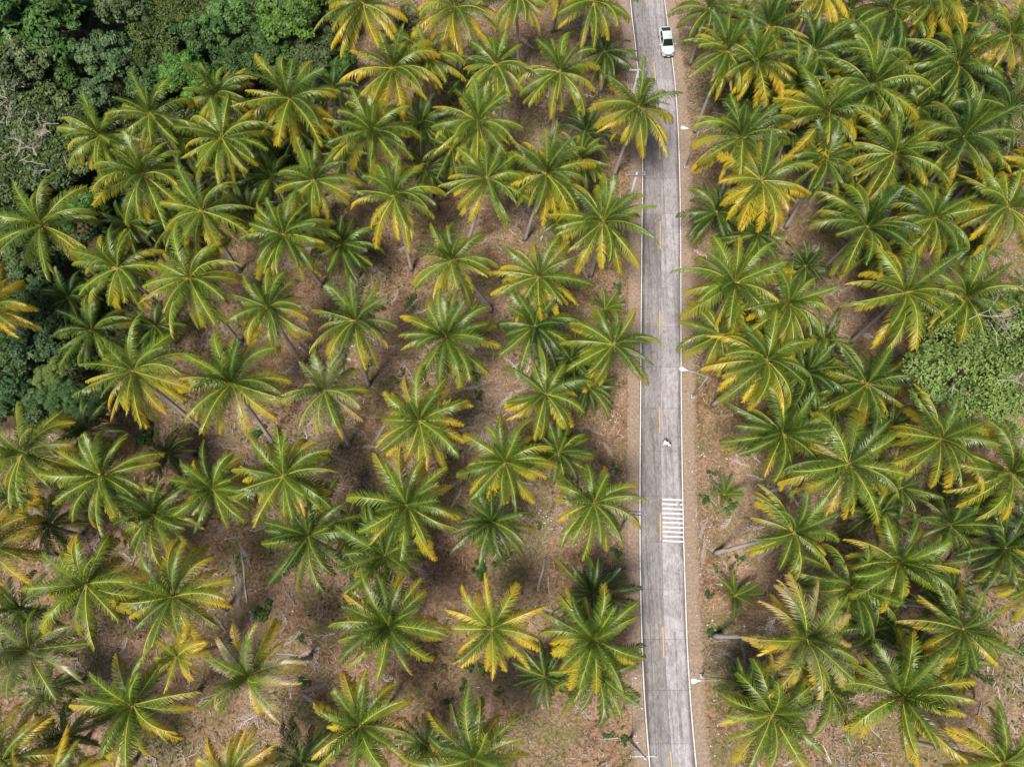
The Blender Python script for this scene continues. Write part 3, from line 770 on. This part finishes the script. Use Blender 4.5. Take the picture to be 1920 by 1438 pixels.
# ------------------------------------------------------------------ shrubs and weeds on the plantation floor
def weed_mesh(seed):
    r = random.Random(seed); out = ([], [], [])
    for i in range(9):
        a = r.uniform(0, 6.28); q = r.uniform(0, .95)
        leaf_quads(r, Vector((q * math.cos(a), q * math.sin(a), .2 + r.uniform(0, .25))), 30, r.uniform(.2, .45), .10, out, r.random(), lo=-.5)
    return mesh('low_shrub', out[0], out[1], [M['broad']], None, False, {'cl': out[2]})
WM = [weed_mesh(i) for i in range(5)]
def weed(x, y, r, col=(.05, .115, .02)):
    b = at(x, y); b.z = gz(b.x, b.y); rr = r / scale_at(b); rng = random.Random(int(x * 3 + y))
    o = obj('low_shrub', rng.choice(WM), loc=b, rot=(0, 0, rng.uniform(0, 6)), scale=(rr, rr, rr * .8), color=col)
    THINGS.append([o, 'low shrub', x, y, '', 0, 0, 0])
for w in ((772,570,14), (1157,541,11), (897,740,10), (690,687,13), (757,697,8), (740,713,9), (860,850,9), (1155,880,11), (885,703,16), (275,815,26), (485,812,16), (372,850,9),
          (497,1148,20), (565,1200,10), (568,1280,13), (480,1148,12), (918,1028,17), (905,1060,14), (935,1050,13), (950,1045,11), (900,1075,15), (1155,1035,12), (1092,1036,8), (868,1283,10), (815,1287,7),
          (935,1300,9), (840,1315,10), (1141,1378,10), (1170,1387,11), (1388,1046,9), (1343,1066,9), (1329,1116,10), (1336,887,9), (1368,950,14), (1331,1185,10), (1322,935,11), (1348,1182,8), (1850,1275,9), (1915,1215,12),
          (905,1255,12), (880,1250,10), (830,1250,8), (1075,820,10), (660,1085,9), (1050,548,12), (945,520,11), (700,560,8), (1095,1290,9), (1075,960,12), (640,840,7), (1012,985,9), (1905,1155,10), (1455,1310,8)):
    weed(*w, col=R.choice([(.05, .115, .022), (.075, .14, .028), (.10, .155, .03), (.045, .10, .02)]))

# ------------------------------------------------------------------ fallen fronds, logs, stumps
DF = [frond_mesh('fallen_frond', 2, -2, 50 + i, .35, 26, 1.0, R.uniform(-.5, .5), R.uniform(-.4, .4), 1.5, [M['dryfrond'], M['dryfrond']], 6, .05) for i in range(5)]
def fallen(x, y, L, az):
    b = at(x, y); b.z = gz(b.x, b.y) + .10
    o = obj('fallen_frond', R.choice(DF), loc=b, rot=(0, 0, az), scale=(L, L * 1.0, L), color=(0, .5, 0))
    THINGS.append([o, 'fallen frond', x, y, '', 0, 0, 0])
for x, y, L, az in ((660,480,2.8,.5), (705,445,2.5,2.2), (570,805,2.6,1.0), (640,800,2.7,2.0), (700,835,2.4,1.2), (385,825,2.4,4.7), (345,820,2.2,3.6), (930,765,2.6,.7), (890,800,2.6,.4), (912,830,2.5,1.4), (660,870,2.5,2.7),
                    (405,1005,2.6,.9), (435,1040,2.8,4.9), (452,1085,2.6,4.6), (470,1060,2.4,2.1), (1060,585,2.4,2.3), (780,1095,2.2,.8), (1315,1062,2.4,1.3), (565,1295,2.5,.2), (605,1330,2.4,2.5), (440,1350,2.6,.4), (1130,1345,2.4,1.1), (560,1230,2.2,.5),
                    (1325,975,2.0,4.2), (985,650,2.5,.4), (960,600,2.2,3.5), (720,515,2.5,2.7), (760,590,2.3,1.0), (560,470,2.2,.3), (1150,860,2.1,2.0), (1155,1340,2.2,1.9), (200,1230,2.6,.1), (170,1200,2.4,2.2), (690,1290,2.4,.9), (1845,1130,2.4,4.4), (1415,1050,2.2,.6), (1020,830,2.2,1.7), (520,860,2.3,5.0)):
    fallen(x, y, L, az)
def log(a, b_, r, mat, label, name='fallen_log'):
    A, B = at(*a), at(*b_); A.z = gz(A.x, A.y); B.z = gz(B.x, B.y); mb = MB()
    d = (B - A); up = Vector((0, 0, r * .85)); side = Vector((-d.y, d.x, 0)).normalized()
    mb.tube([up, d * .35 + up + side * .08, d * .7 + up - side * .05, d + up], [r, r * .95, r * .85, r * .75], 8)
    o = obj(name, mb.mesh(name, [M[mat]], True), loc=A); tag(o, label, 'log', 'fallen trunks on the plantation floor')
log((1433, 926), (1500, 906), .24, 'bark_palm', 'pale cut palm log lying right of the road by the star-shaped young palm')
log((1820, 1089), (1915, 1084), .18, 'bark', 'long grey fallen trunk near the right edge below the dark palms')
log((1021, 1048), (1008, 1108), .15, 'bark_palm', 'thin grey trunk lying on the pale track left of the rumble strips')
log((452, 1030), (462, 1130), .12, 'bark_palm', 'thin bleached trunk lying among fallen fronds in the lower left')

# ------------------------------------------------------------------ litter, sticks and grass (uncountable)
def free(x, y, d=1.7): return rdist(x, y) > d and not in_poly(x, y, WOODW)
Rl = random.Random(33); vs = []; fs = []; cl = []
centers = []
for k in range(330):
    X, Y = Rl.uniform(-66, 66), Rl.uniform(-14, 84)
    centers.append((X, Y, Rl.uniform(.9, 2.6), Rl.uniform(0, 6.28)))
def stick(x, y, az, ln, w, v):
    z = gz(x, y) + Rl.uniform(.02, .12); dx, dy = math.cos(az) * ln / 2, math.sin(az) * ln / 2; px, py = -math.sin(az) * w, math.cos(az) * w
    bx, by = Rl.uniform(-.2, .2) * ln, Rl.uniform(-.2, .2) * ln; b0 = len(vs); zt = Rl.uniform(-.04, .12)
    for sx, q, w_ in ((-1, 0, 1), (0, 1, 1), (1, 0, .3)):
        vs.extend([(x + dx * sx + bx * q + px * w_, y + dy * sx + by * q + py * w_, z + (zt if q else 0)), (x + dx * sx + bx * q - px * w_, y + dy * sx + by * q - py * w_, z + (zt if q else 0) + .015)])
        cl.extend([v, v])
    fs.extend([(b0, b0 + 1, b0 + 3, b0 + 2), (b0 + 2, b0 + 3, b0 + 5, b0 + 4)])
for X, Y, rad, az in centers:
    for _ in range(int(120 * rad / 2)):
        x, y = X + Rl.gauss(0, rad), Y + Rl.gauss(0, rad)
        if free(x, y, 1.3): stick(x, y, az + Rl.gauss(0, .8), Rl.uniform(.2, 1.1), Rl.uniform(.010, .032), Rl.random())
for _ in range(30000):
    x, y = Rl.uniform(-68, 68), Rl.uniform(-15, 85)
    if free(x, y, 1.2 if Rl.random() < .9 else .2): stick(x, y, Rl.uniform(0, 6.28), Rl.uniform(.12, .7), Rl.uniform(.010, .035), Rl.random())
# old feathered fronds broken into rows of leaflets
for _ in range(1300):
    x, y = Rl.uniform(-66, 66), Rl.uniform(-14, 84); az = Rl.uniform(0, 6.28); ln = Rl.uniform(1.2, 2.8); v = Rl.uniform(.15, 1)
    if not free(x, y, 2.6): continue
    stick(x, y, az, ln, .05, v)
    for k in range(22):
        t = k / 21 - .5; q = Rl.choice((-1, 1)); l2 = .55 * (1 - abs(t)); a2 = az + q * Rl.uniform(.4, 1.0)
        stick(x + math.cos(az) * ln * t + math.cos(a2) * l2 / 2, y + math.sin(az) * ln * t + math.sin(a2) * l2 / 2, a2, l2, .032, max(0, v - Rl.uniform(0, .35)))
lt = obj('dry_litter', mesh('dry_litter', vs, fs, [M['litter']], None, False, {'cl': cl}))
tag(lt, 'dry sticks and broken palm leaves littering the brown soil', 'litter', kind='stuff')

vs = []; fs = []; cl = []; Rg = random.Random(44)
def blade(x, y, h, v):
    z = gz(x, y) - .01; a = Rg.uniform(0, 6.28); w = .04; ex, ey = math.cos(a) * h * .7, math.sin(a) * h * .7; b0 = len(vs)
    vs.extend([(x - math.sin(a) * w, y + math.cos(a) * w, z), (x + math.sin(a) * w, y - math.cos(a) * w, z), (x + ex, y + ey, z + h * .75)]); cl.extend([v] * 3); fs.append((b0, b0 + 1, b0 + 2))
from mathutils import noise as mn
for _ in range(30000):
    x, y = Rg.uniform(-66, 66), Rg.uniform(-14, 84)
    if not free(x, y, 1.6): continue
    q = mn.noise(Vector((x * .12, y * .12, 3.3))) + .4 * mn.noise(Vector((x * .4, y * .4, 1.3)))
    if q < -.05: continue
    v = min(1, max(0, .75 - q * 1.3 + Rg.uniform(-.3, .3)))
    for k in range(4): blade(x + Rg.gauss(0, .1), y + Rg.gauss(0, .1), Rg.uniform(.15, .45), v)
for _ in range(60000):
    x, y = Rg.uniform(-66, 66), Rg.uniform(-14, 84)
    if not free(x, y, 1.8): continue
    q = mn.noise(Vector((x * .16, y * .16, 9.3))) + .6 * mn.noise(Vector((x * .6, y * .6, 5.3)))
    if q < .32: continue
    v = Rg.uniform(0, .25); z = gz(x, y) + Rg.uniform(.03, .25); a = Rg.uniform(0, 6.28); s_ = Rg.uniform(.05, .13); b0 = len(vs)
    ca, sa = math.cos(a) * s_, math.sin(a) * s_; t1 = Rg.uniform(-.06, .06)
    vs.extend([(x - ca * 1.5, y - sa * 1.5, z - t1), (x + sa, y - ca, z), (x + ca * 1.5, y + sa * 1.5, z + t1), (x - sa, y + ca, z)]); cl.extend([v] * 4); fs.append((b0, b0 + 1, b0 + 2, b0 + 3))
gr = obj('dry_grass', mesh('dry_grass', vs, fs, [M['grass']], None, False, {'cl': cl}))
tag(gr, 'short dry grass and weeds growing between the palms', 'grass', kind='stuff')

# pale husk bits
mb = MB(); Rk = random.Random(5)
for cx, cy, n, sp in ((1018, 972, 14, .5), (1148, 795, 12, 1.0), (1320, 990, 6, 2), (1300, 1330, 10, 2), (470, 1110, 8, 2), (1185, 1385, 8, .6), (900, 1380, 8, 3), (1340, 860, 10, 2.5), (650, 600, 10, 4), (1180, 1300, 8, 1.5), (600, 1100, 12, 5), (1700, 1400, 10, 4), (1330, 1120, 12, 2.5)):
    p = at(cx, cy)
    for _ in range(n):
        x, y = p.x + Rk.gauss(0, sp), p.y + Rk.gauss(0, sp)
        if rdist(x, y) > .3: s_ = Rk.uniform(.05, .12); mb.blob((x, y, gz(x, y) + s_ * .5), (s_, s_ * .8, s_ * .7), 0, 6, 4, .2, Rk)
hk = obj('coconut_husks', mb.mesh('coconut_husks', [M['ins']]))
tag(hk, 'scattered small pale coconut husk pieces on the soil', 'husks', kind='stuff')

# ------------------------------------------------------------------ street lamps
def lamp(base_px, head_px, h, label):
    b = at(*base_px); b.z = 0; hd = at(head_px[0], head_px[1], h + .25) - b
    root = obj('street_lamp', None, loc=b)
    mb = MB(); mb.box((0, 0, .12), (.45, .45, .34)); obj('footing', mb.mesh('footing', [M['block']]), root)
    mb = MB(); mb.box((0, 0, .31), (.26, .26, .03)); 
    for sx in (-1, 1):
        for sy in (-1, 1): mb.tube([(sx * .09, sy * .09, .3), (sx * .09, sy * .09, .37)], .015, 6)
    obj('base_plate', mb.mesh('base_plate', [M['steel']]), root)
    mb = MB(); mb.tube([(0, 0, .3), (0, 0, h * .5), (0, 0, h)], [.085, .07, .055], 10); obj('pole', mb.mesh('pole', [M['steel']], True), root)
    d = Vector((hd.x, hd.y, 0)); ln = d.length; u_ = d / ln
    mb = MB(); mb.tube([(0, 0, h - .25), u_ * .3 + Vector((0, 0, h)), u_ * (ln * .6) + Vector((0, 0, h + .2)), u_ * (ln - .35) + Vector((0, 0, h + .25))], [.035, .035, .03, .03], 8)
    obj('arm', mb.mesh('arm', [M['steel']], True), root)
    # cobra head: neck widening into an oval
    vs = []; fs = []; sec = [(-.62, .05), (-.45, .075), (-.3, .12), (-.15, .20), (0, .25), (.14, .24), (.24, .17), (.29, .06)]; n = 12
    s2 = Vector((-u_.y, u_.x, 0))
    for a, w in sec:
        for k in range(n):
            th = 2 * math.pi * k / n
            vs.append(u_ * (ln + a) + s2 * (w * math.cos(th)) + Vector((0, 0, h + .27 + w * .45 * math.sin(th))))
    for i in range(len(sec) - 1):
        for k in range(n): fs.append((i * n + k, i * n + (k + 1) % n, (i + 1) * n + (k + 1) % n, (i + 1) * n + k))
    fs += [tuple(range(n - 1, -1, -1)), tuple(range((len(sec) - 1) * n, len(sec) * n))]
    he = obj('lamp_head', mesh('lamp_head', vs, fs, [M['lamp']], None, True), root)
    mb = MB(); mb.blob(u_ * ln + Vector((0, 0, h + .19)), (.15, .15, .07), 0, 10, 5); obj('lens', mb.mesh('lens', [M['ins']], True), he)
    tag(root, label, 'street lamp', 'street lamps along the right side of the road')
lamp((1298, 745), (1279, 692), 7.4, 'white-headed street lamp right of the road, above the two walkers')
lamp((1315, 1267), (1301, 1276), 7.4, 'white-headed street lamp right of the road near the bottom edge')
b2 = at(1282, 240, 7.65); lp = topx((b2.x + 1.75, b2.y - .3, 0))
lamp(lp, (1281, 240), 7.4, 'white-headed street lamp right of the road, below the white car')

# ------------------------------------------------------------------ utility poles and wires
WIRE = []
def upole(top_px, h, base_px, half, label, dbl=False, ang=0.0):
    t_ = at(top_px[0], top_px[1], h)
    b = at(*base_px) if base_px else Vector((t_.x, t_.y, 0)); b.z = 0
    root = obj('utility_pole', None, loc=b); loc = t_ - b
    mb = MB(); mb.tube([(0, 0, -.2), loc * .5, loc + Vector((0, 0, .25))], [.17, .14, .11], 10); obj('pole', mb.mesh('pole', [M['pole']], True), root)
    ends = []
    for k in ((-.16, .16) if dbl else (.14,)):
        mb = MB(); mb.box(loc + Vector((0, k, -.1)), (2 * half, .10, .12)); obj('crossarm', mb.mesh('crossarm', [M['arm' if dbl else 'pole']]), root)
    for sx in (-1, 1):
        for kk in ((-.16, .16) if dbl else (.14,)):
            p = loc + Vector((sx * (half - .12), kk, -.04))
            mb = MB(); mb.tube([p, p + Vector((0, 0, .1)), p + Vector((0, 0, .16)), p + Vector((0, 0, .24))], [.03, .075, .06, .03], 8)
            obj('insulator', mb.mesh('insulator', [M['ins']], True), root)
        ends.append(b + loc + Vector((sx * (half - .12), .14, .20)))
    WIRE.append(ends)
    tag(root, label, 'utility pole', 'crossarm utility poles along the left side of the road')
upole((1197, 133), 10.5, None, 1.0, 'utility pole with white crossarm left of the road, below the car')
upole((1194, 326), 10.5, None, 0.95, 'grey double-crossarm utility pole at the left road edge, second from the top', True)
upole((1192, 962), 10.5, None, 1.0, 'utility pole with crossarm at the left road edge beside the rumble strips', True)
upole((1209, 1421), 10.5, (1181, 1385), 1.1, 'leaning utility pole with thin crossarm at the left road edge, bottom')
NM = ('between the two upper poles', 'from the double-crossarm pole down to the rumble strips', 'from the rumble strips to the bottom pole')
for i in range(3):
    for s in (0, 1):
        A, B = WIRE[i][s], WIRE[i + 1][s]; pts = []
        for k in range(17):
            t = k / 16; p = A.lerp(B, t); p.z -= .9 * 4 * t * (1 - t) * ((A - B).length / 45) ** 2; pts.append(p - A)
        mb = MB(); mb.tube(pts, .014, 5); o = obj('power_line', mb.mesh('power_line', [M['wire']], True), loc=A)
        tag(o, 'thin dark overhead wire %s, %s one' % (NM[i], 'outer' if s == 0 else 'road-side'), 'wire', 'overhead wires')

# ------------------------------------------------------------------ white sedan
def make_car():
    root = obj('sedan_car', None)
    # lower body: stations along X (front = +X), half width, sill z, side top z, centre top z
    st_ = [(-2.22, .46, .42, .70, .72), (-2.16, .64, .30, .86, .90), (-1.98, .78, .22, .95, 1.0), (-1.5, .85, .20, .96, 1.03), (-.9, .86, .20, .93, 1.00), (0, .865, .20, .91, .98), (.8, .86, .20, .90, .97), (1.2, .85, .20, .88, .98), (1.6, .83, .20, .83, .92), (1.95, .79, .22, .74, .82), (2.12, .68, .28, .64, .70), (2.2, .50, .36, .56, .60)]
    vs = []; fs = []; n = 13
    for x, w, z0, zs, zc in st_:
        prof = [(-w * .86, z0), (-w * .98, z0 + .12), (-w, (z0 + zs) * .52), (-w * .985, zs - .10), (-w * .93, zs), (-w * .62, zs + (zc - zs) * .7), (0, zc)]
        prof = prof + [(-a, b_) for a, b_ in prof[-2::-1]]
        vs += [(x, a, b_) for a, b_ in prof]
    for i in range(len(st_) - 1):
        for k in range(n - 1): fs.append((i * n + k, (i + 1) * n + k, (i + 1) * n + k + 1, i * n + k + 1))
        fs.append((i * n + n - 1, (i + 1) * n + n - 1, (i + 1) * n, i * n))
    fs += [tuple(range(n)), tuple(range(len(st_) * n - 1, (len(st_) - 1) * n - 1, -1))]
    body = obj('body', mesh('body', vs, fs, [M['car']], None, True), root)
    # greenhouse frame, roof panel and glass
    zb = .95
    rz = 1.45
    P_ = [(1.05, -.74, zb), (1.05, .74, zb), (.30, .585, rz - .035), (.30, -.585, rz - .035), (-1.86, -.67, zb + .09), (-1.86, .67, zb + .09), (-.92, .575, rz - .03), (-.92, -.575, rz - .03), (-.3, -.80, zb - .02), (-.3, .80, zb - .02)]
    ca = [(0, 1, 2, 3), (5, 4, 7, 6), (1, 9, 5, 6, 2), (4, 8, 0, 3, 7), (3, 2, 6, 7)]
    obj('cabin', mesh('cabin', P_, ca, [M['car']]), body)
    mb = MB(); rows = []
    for x in (.33, .1, -.35, -.75, -.94):
        for w in (-.60, -.42, 0, .42, .60):
            rows.append((x, w, rz - .025 + .05 * (1 - (w / .62) ** 2) * (1 - ((x + .33) / .9) ** 2)))
    obj('roof', mesh('roof', rows, [(i * 5 + k, i * 5 + k + 1, (i + 1) * 5 + k + 1, (i + 1) * 5 + k) for i in range(4) for k in range(4)], [M['car']], None, True), body)
    def pane(nm, a, b_, c, d, off, mat='glass', ins=.06):
        q = [Vector(v) for v in (a, b_, c, d)]; m_ = sum(q, Vector()) / 4; nrm = (q[1] - q[0]).cross(q[2] - q[0]).normalized()
        if nrm.dot(m_ - Vector((-.3, 0, .8))) < 0: nrm = -nrm
        q2 = [m_ + (v - m_) * (1 - ins) + nrm * off for v in q]
        vs_ = q2 + [v - nrm * (off * .8) for v in q2]
        return obj(nm, mesh(nm, vs_, [(0, 1, 2, 3), (7, 6, 5, 4), (0, 4, 5, 1), (1, 5, 6, 2), (2, 6, 7, 3), (3, 7, 4, 0)], [M[mat]]), body)
    pane('windscreen', P_[0], P_[1], P_[2], P_[3], .015, ins=.06)
    pane('rear_window', P_[4], P_[5], P_[6], P_[7], .02, ins=.08)
    for s in (-1, 1):
        pane('side_window', (.80, s * .755, zb + .06), (-.26, s * .79, zb + .06), (-.28, s * .60, rz - .06), (.28, s * .60, rz - .06), .02, ins=.04)
        pane('side_window', (-.34, s * .79, zb + .06), (-1.35, s * .735, zb + .07), (-.95, s * .595, rz - .06), (-.34, s * .60, rz - .06), .02, ins=.04)
        mb = MB(); mb.blob((.78, s * .98, 1.0), (.09, .12, .075), 0, 8, 6); mb.tube([(.8, s * .84, .95), (.79, s * .93, .98)], .03, 6); obj('wing_mirror', mb.mesh('wing_mirror', [M['car']], True), body)
        for x in (.15, -.75):
            mb = MB(); mb.box((x, s * .865, .80), (.16, .03, .03)); obj('door_handle', mb.mesh('door_handle', [M['rim']]), body)
        # headlamp: swept wedge
        mb = MB(); mb.add([(2.18, s * .34, .70), (2.10, s * .70, .71), (1.76, s * .82, .80), (1.86, s * .66, .845), (2.05, s * .38, .795), (1.9, s * .55, .55)], [(0, 1, 4), (1, 3, 4), (1, 2, 3), (0, 5, 1), (1, 5, 2), (0, 4, 5), (4, 3, 5), (3, 2, 5)])
        obj('headlight', mb.mesh('headlight', [M['headlight']]), body)
        mb = MB(); mb.add([(-2.17, s * .40, .80), (-2.13, s * .76, .82), (-1.98, s * .80, .90), (-2.12, s * .40, .92), (-1.9, s * .6, .75)], [(0, 3, 2, 1), (0, 1, 4), (1, 2, 4), (2, 3, 4), (3, 0, 4)])
        obj('tail_light', mb.mesh('tail_light', [M['tail']]), body)
        for x in (1.36, -1.30):
            wl_ = obj('wheel', None, root, loc=(x, s * .76, .31))
            mb = MB(); mb.tube([(0, -.10, 0), (0, -.085, 0), (0, .085, 0), (0, .10, 0)], [.27, .31, .31, .27], 20); obj('tyre', mb.mesh('tyre', [M['tyre']], True), wl_)
            mb = MB(); mb.tube([(0, s * .085, 0), (0, s * .108, 0)], [.2, .19], 16)
            for k in range(5): mb.box((.1 * math.cos(k * 1.2566), s * .112, .1 * math.sin(k * 1.2566)), (.17, .012, .045), M=Matrix.Rotation(-k * 1.2566, 3, 'Y'))
            obj('rim', mb.mesh('rim', [M['rim']]), wl_)
    mb = MB(); mb.add([(2.225, -.50, .56), (2.225, .50, .56), (2.20, .62, .40), (2.26, .35, .32), (2.26, -.35, .32), (2.20, -.62, .40), (2.0, 0, .4)], [(0, 5, 4, 3, 2, 1), (0, 1, 6), (1, 2, 6), (2, 3, 6), (3, 4, 6), (4, 5, 6), (5, 0, 6)]); obj('lower_grille', mb.mesh('lower_grille', [M['black']]), body)
    mb = MB(); mb.add([(2.225, -.34, .635), (2.225, .34, .635), (2.14, .36, .745), (2.18, 0, .70), (2.14, -.36, .745), (2.0, 0, .55)], [(0, 1, 2, 3, 4), (0, 5, 1), (1, 5, 2), (2, 5, 3), (3, 5, 4), (4, 5, 0)]); obj('upper_grille', mb.mesh('upper_grille', [M['black']]), body)
    mb = MB(); mb.box((2.265, 0, .45), (.02, .40, .12)); obj('number_plate', mb.mesh('number_plate', [M['plate']]), body)
    return root
car = make_car()
pa, pb = at(1244.5, 52), at(1251.5, 103)
cc = at(1249.3, 80, .5); tdir = Vector((roadC(cc.y - 3) - roadC(cc.y + 3), -6))
car.location = (cc.x, cc.y, ZS); car.rotation_euler = (0, 0, math.atan2(tdir.y, tdir.x) + .02)
tag(car, 'white sedan driving down the right lane at the top of the road', 'car')

# ------------------------------------------------------------------ people on the road
def person(px, face, h, hair, label, wide=1.0, legs='darkcloth', hand_to=None):
    k = h / 1.68; b = at(*px, ZS); rz = face
    root_vs = []; E = []; Rr = []
    def V(x, y, z, r): root_vs.append((x * k, y * k, z * k)); Rr.append(r * k); return len(root_vs) - 1
    pel = V(0, 0, .93, .12); w = V(0, .01, 1.08, .115); ch = V(0, .02, 1.28, .14); ne = V(0, 0, 1.43, .055); hb = V(0, .01, 1.50, .07); hm = V(0, .02, 1.58, .088); ht = V(0, .015, 1.65, .06)
    for a in ((pel, w), (w, ch), (ch, ne), (ne, hb), (hb, hm), (hm, ht)): E.append(a)
    nose = V(0, .115, 1.555, .014); E.append((hm, nose))
    for s in (-1, 1):
        ear = V(s * .085, 0, 1.56, .016); E.append((hm, ear))
        hip = V(s * .09, 0, .88, .085); kn = V(s * .10, .05 + .09 * s, .49, .055); an = V(s * .10, -.02 + .20 * s, .09, .04); to = V(s * .115, .12 + .20 * s, .04, .035)
        sh = V(s * .17, .01, 1.37, .06); el = V(s * .24, -.03 - .05 * s, 1.10, .042); wr = V(s * .25, .09 - .10 * s, .87, .028); pm = V(s * .25, .12 - .11 * s, .80, .032)
        for a in ((pel, hip), (hip, kn), (kn, an), (an, to), (ch, sh), (sh, el), (el, wr), (wr, pm)): E.append(a)
        for f_, (dx, ln) in enumerate(((-.028, .062), (-.010, .075), (.010, .072), (.027, .055))):
            f1 = V(s * .25 + dx * .2, .13 - .11 * s + dx, .765, .009); f2 = V(s * .247 + dx * .2, .135 - .11 * s + dx, .765 - ln, .008); E.append((pm, f1)); E.append((f1, f2))
        th = V(s * .235, .165 - .11 * s, .80, .010); t2 = V(s * .235, .18 - .11 * s, .765, .009); E.append((pm, th)); E.append((th, t2))
    me = bpy.data.meshes.new('person'); me.from_pydata(root_vs, E, []); me.materials.append(M['skin'])
    o = obj('person', me, loc=(b.x, b.y, ZS), rot=(0, 0, rz))
    sk = o.modifiers.new('skin', 'SKIN'); ss = o.modifiers.new('sub', 'SUBSURF'); ss.levels = 1; ss.render_levels = 1
    if not me.skin_vertices: me.skin_vertices.new()
    for i, sv in enumerate(me.skin_vertices[0].data):
        sv.radius = (Rr[i], Rr[i]); sv.use_root = (i == pel)
    # clothes: loose shirt, sleeves, trousers
    def shell(secs, n=14):
        vs_ = []; fs_ = []
        for (x, y, z, rx, ry) in secs:
            for j in range(n): a = 2 * math.pi * j / n; vs_.append(((x + rx * math.cos(a) * (1 + .04 * math.sin(3 * a))) * k, (y + ry * math.sin(a)) * k, z * k))
        for i in range(len(secs) - 1):
            for j in range(n): fs_.append((i * n + j, i * n + (j + 1) % n, (i + 1) * n + (j + 1) % n, (i + 1) * n + j))
        return vs_, fs_
    v_, f_ = shell([(0, 0, .74, .215 * wide, .17 * wide), (0, .0, .92, .195 * wide, .155 * wide), (0, .01, 1.1, .18 * wide, .14 * wide), (0, .02, 1.28, .20 * wide, .15 * wide), (0, .015, 1.38, .185 * wide, .115), (0, .005, 1.445, .075, .075)])
    obj('shirt', mesh('shirt', v_, f_, [M['cloth']], None, True), o)
    for s in (-1, 1):
        mb = MB(); mb.tube([(s * .15 * k, .01 * k, 1.38 * k), (s * .20 * k, 0, 1.27 * k), (s * .235 * k, (-.02 - .04 * s) * k, 1.13 * k)], [.075 * k * wide, .07 * k * wide, .068 * k], 10, cap=False); obj('sleeve', mb.mesh('sleeve', [M['cloth']], True), o)
        mb = MB(); mb.tube([(s * .085 * k, 0, .92 * k), (s * .10 * k, (.05 + .09 * s) * k, .49 * k), (s * .10 * k, (-.02 + .19 * s) * k, .14 * k)], [.105 * k, .078 * k, .06 * k], 10, cap=False); obj('trouser_leg', mb.mesh('trouser_leg', [M[legs]], True), o)
        mb = MB(); mb.blob((s * .11 * k, (.06 + .20 * s) * k, .045 * k), (.045 * k, .12 * k, .045 * k), 0, 8, 6); obj('shoe', mb.mesh('shoe', [M['black']], True), o)
        mb = MB(); mb.blob((s * .033 * k, .098 * k, 1.585 * k), .012 * k, 0, 6, 4); obj('eye', mb.mesh('eye', [M['black']]), o)
    mb = MB(); mb.blob((0, .095 * k, 1.515 * k), (.028 * k, .012 * k, .007 * k), 0, 8, 4); obj('mouth', mb.mesh('mouth', [M['tail']]), o)
    v_ = []; mb = MB(); mb.blob((0, -.012 * k, 1.605 * k), (.108 * k, .118 * k, .105 * k), 0, 12, 8, .03); mb.blob((0, -.06 * k, 1.52 * k), (.088 * k, .07 * k, .10 * k), 0, 10, 6, .04)
    obj('hair', mb.mesh('hair', [M[hair]], True), o)
    tag(o, label, 'person', 'people walking on the road')
person((1245.5, 833.5), math.pi - .5, 1.70, 'hair_brown', 'adult with brown hair in loose white clothes walking on the road', 1.35, 'cloth')
person((1252.5, 836.5), math.pi - .9, 1.30, 'hair_black', 'smaller dark-haired person in a white shirt beside the adult on the road', 1.1, 'darkcloth')

# ------------------------------------------------------------------ labels by look and place
BANDS = [(-200, 115, 'level with the white car'), (115, 285, 'level with the top lamp'), (285, 400, 'level with the double-crossarm pole'), (400, 545, 'below the double-crossarm pole'),
         (545, 640, 'above the middle lamp'), (640, 770, 'level with the middle lamp'), (770, 905, 'level with the two walkers'), (905, 1030, 'level with the rumble strips'),
         (1030, 1160, 'just below the rumble strips'), (1160, 1320, 'level with the lowest lamp'), (1320, 1600, 'along the bottom edge')]
ORD = ['nearest', 'second', 'third', 'fourth', 'fifth', 'sixth', 'seventh', 'eighth', 'ninth', 'tenth', 'eleventh', 'twelfth', 'thirteenth', 'fourteenth', 'fifteenth', 'sixteenth', 'seventeenth', 'eighteenth', 'nineteenth', 'twentieth']
CAT = {'palm': ('palm tree', 'coconut palms of the plantation'), 'young palm': ('young palm', 'young palms beside the road'), 'low shrub': ('shrub', 'low shrubs on the plantation floor'), 'fallen frond': ('fallen frond', 'dry fronds lying on the soil')}
groups = {}
for T in THINGS:
    o, kind, x, y = T[:4]
    px, py = x, y
    side = 'left' if px < 1238 else 'right'
    band = next((i for i, (a, b_, _) in enumerate(BANDS) if a <= py < b_), 10)
    groups.setdefault((kind, side, band), []).append(T)
for (kind, side, band), L_ in groups.items():
    L_.sort(key=lambda T: abs(T[2] - 1238))
    for i, T in enumerate(L_):
        look = ''
        if kind == 'palm':
            tone, h, brown = T[5:8]
            look = 'orange-yellow' if tone > .8 else 'bleached' if brown >= .6 else 'yellow-fringed' if tone >= .5 else 'low dark' if h < 9.5 else 'dark green' if tone < .2 else 'tall green'
        elif kind == 'low shrub': look = 'small green'
        elif kind == 'fallen frond': look = 'dry grey'
        else: look = 'star-shaped'
        noun = {'palm': 'palm', 'young palm': 'young palm', 'low shrub': 'shrub', 'fallen frond': 'fallen frond'}[kind]
        tag(T[0], '%s %s, %s %s of the road, %s' % (look, noun, ORD[i] if i else 'nearest', side, BANDS[band][2]), *CAT[kind])
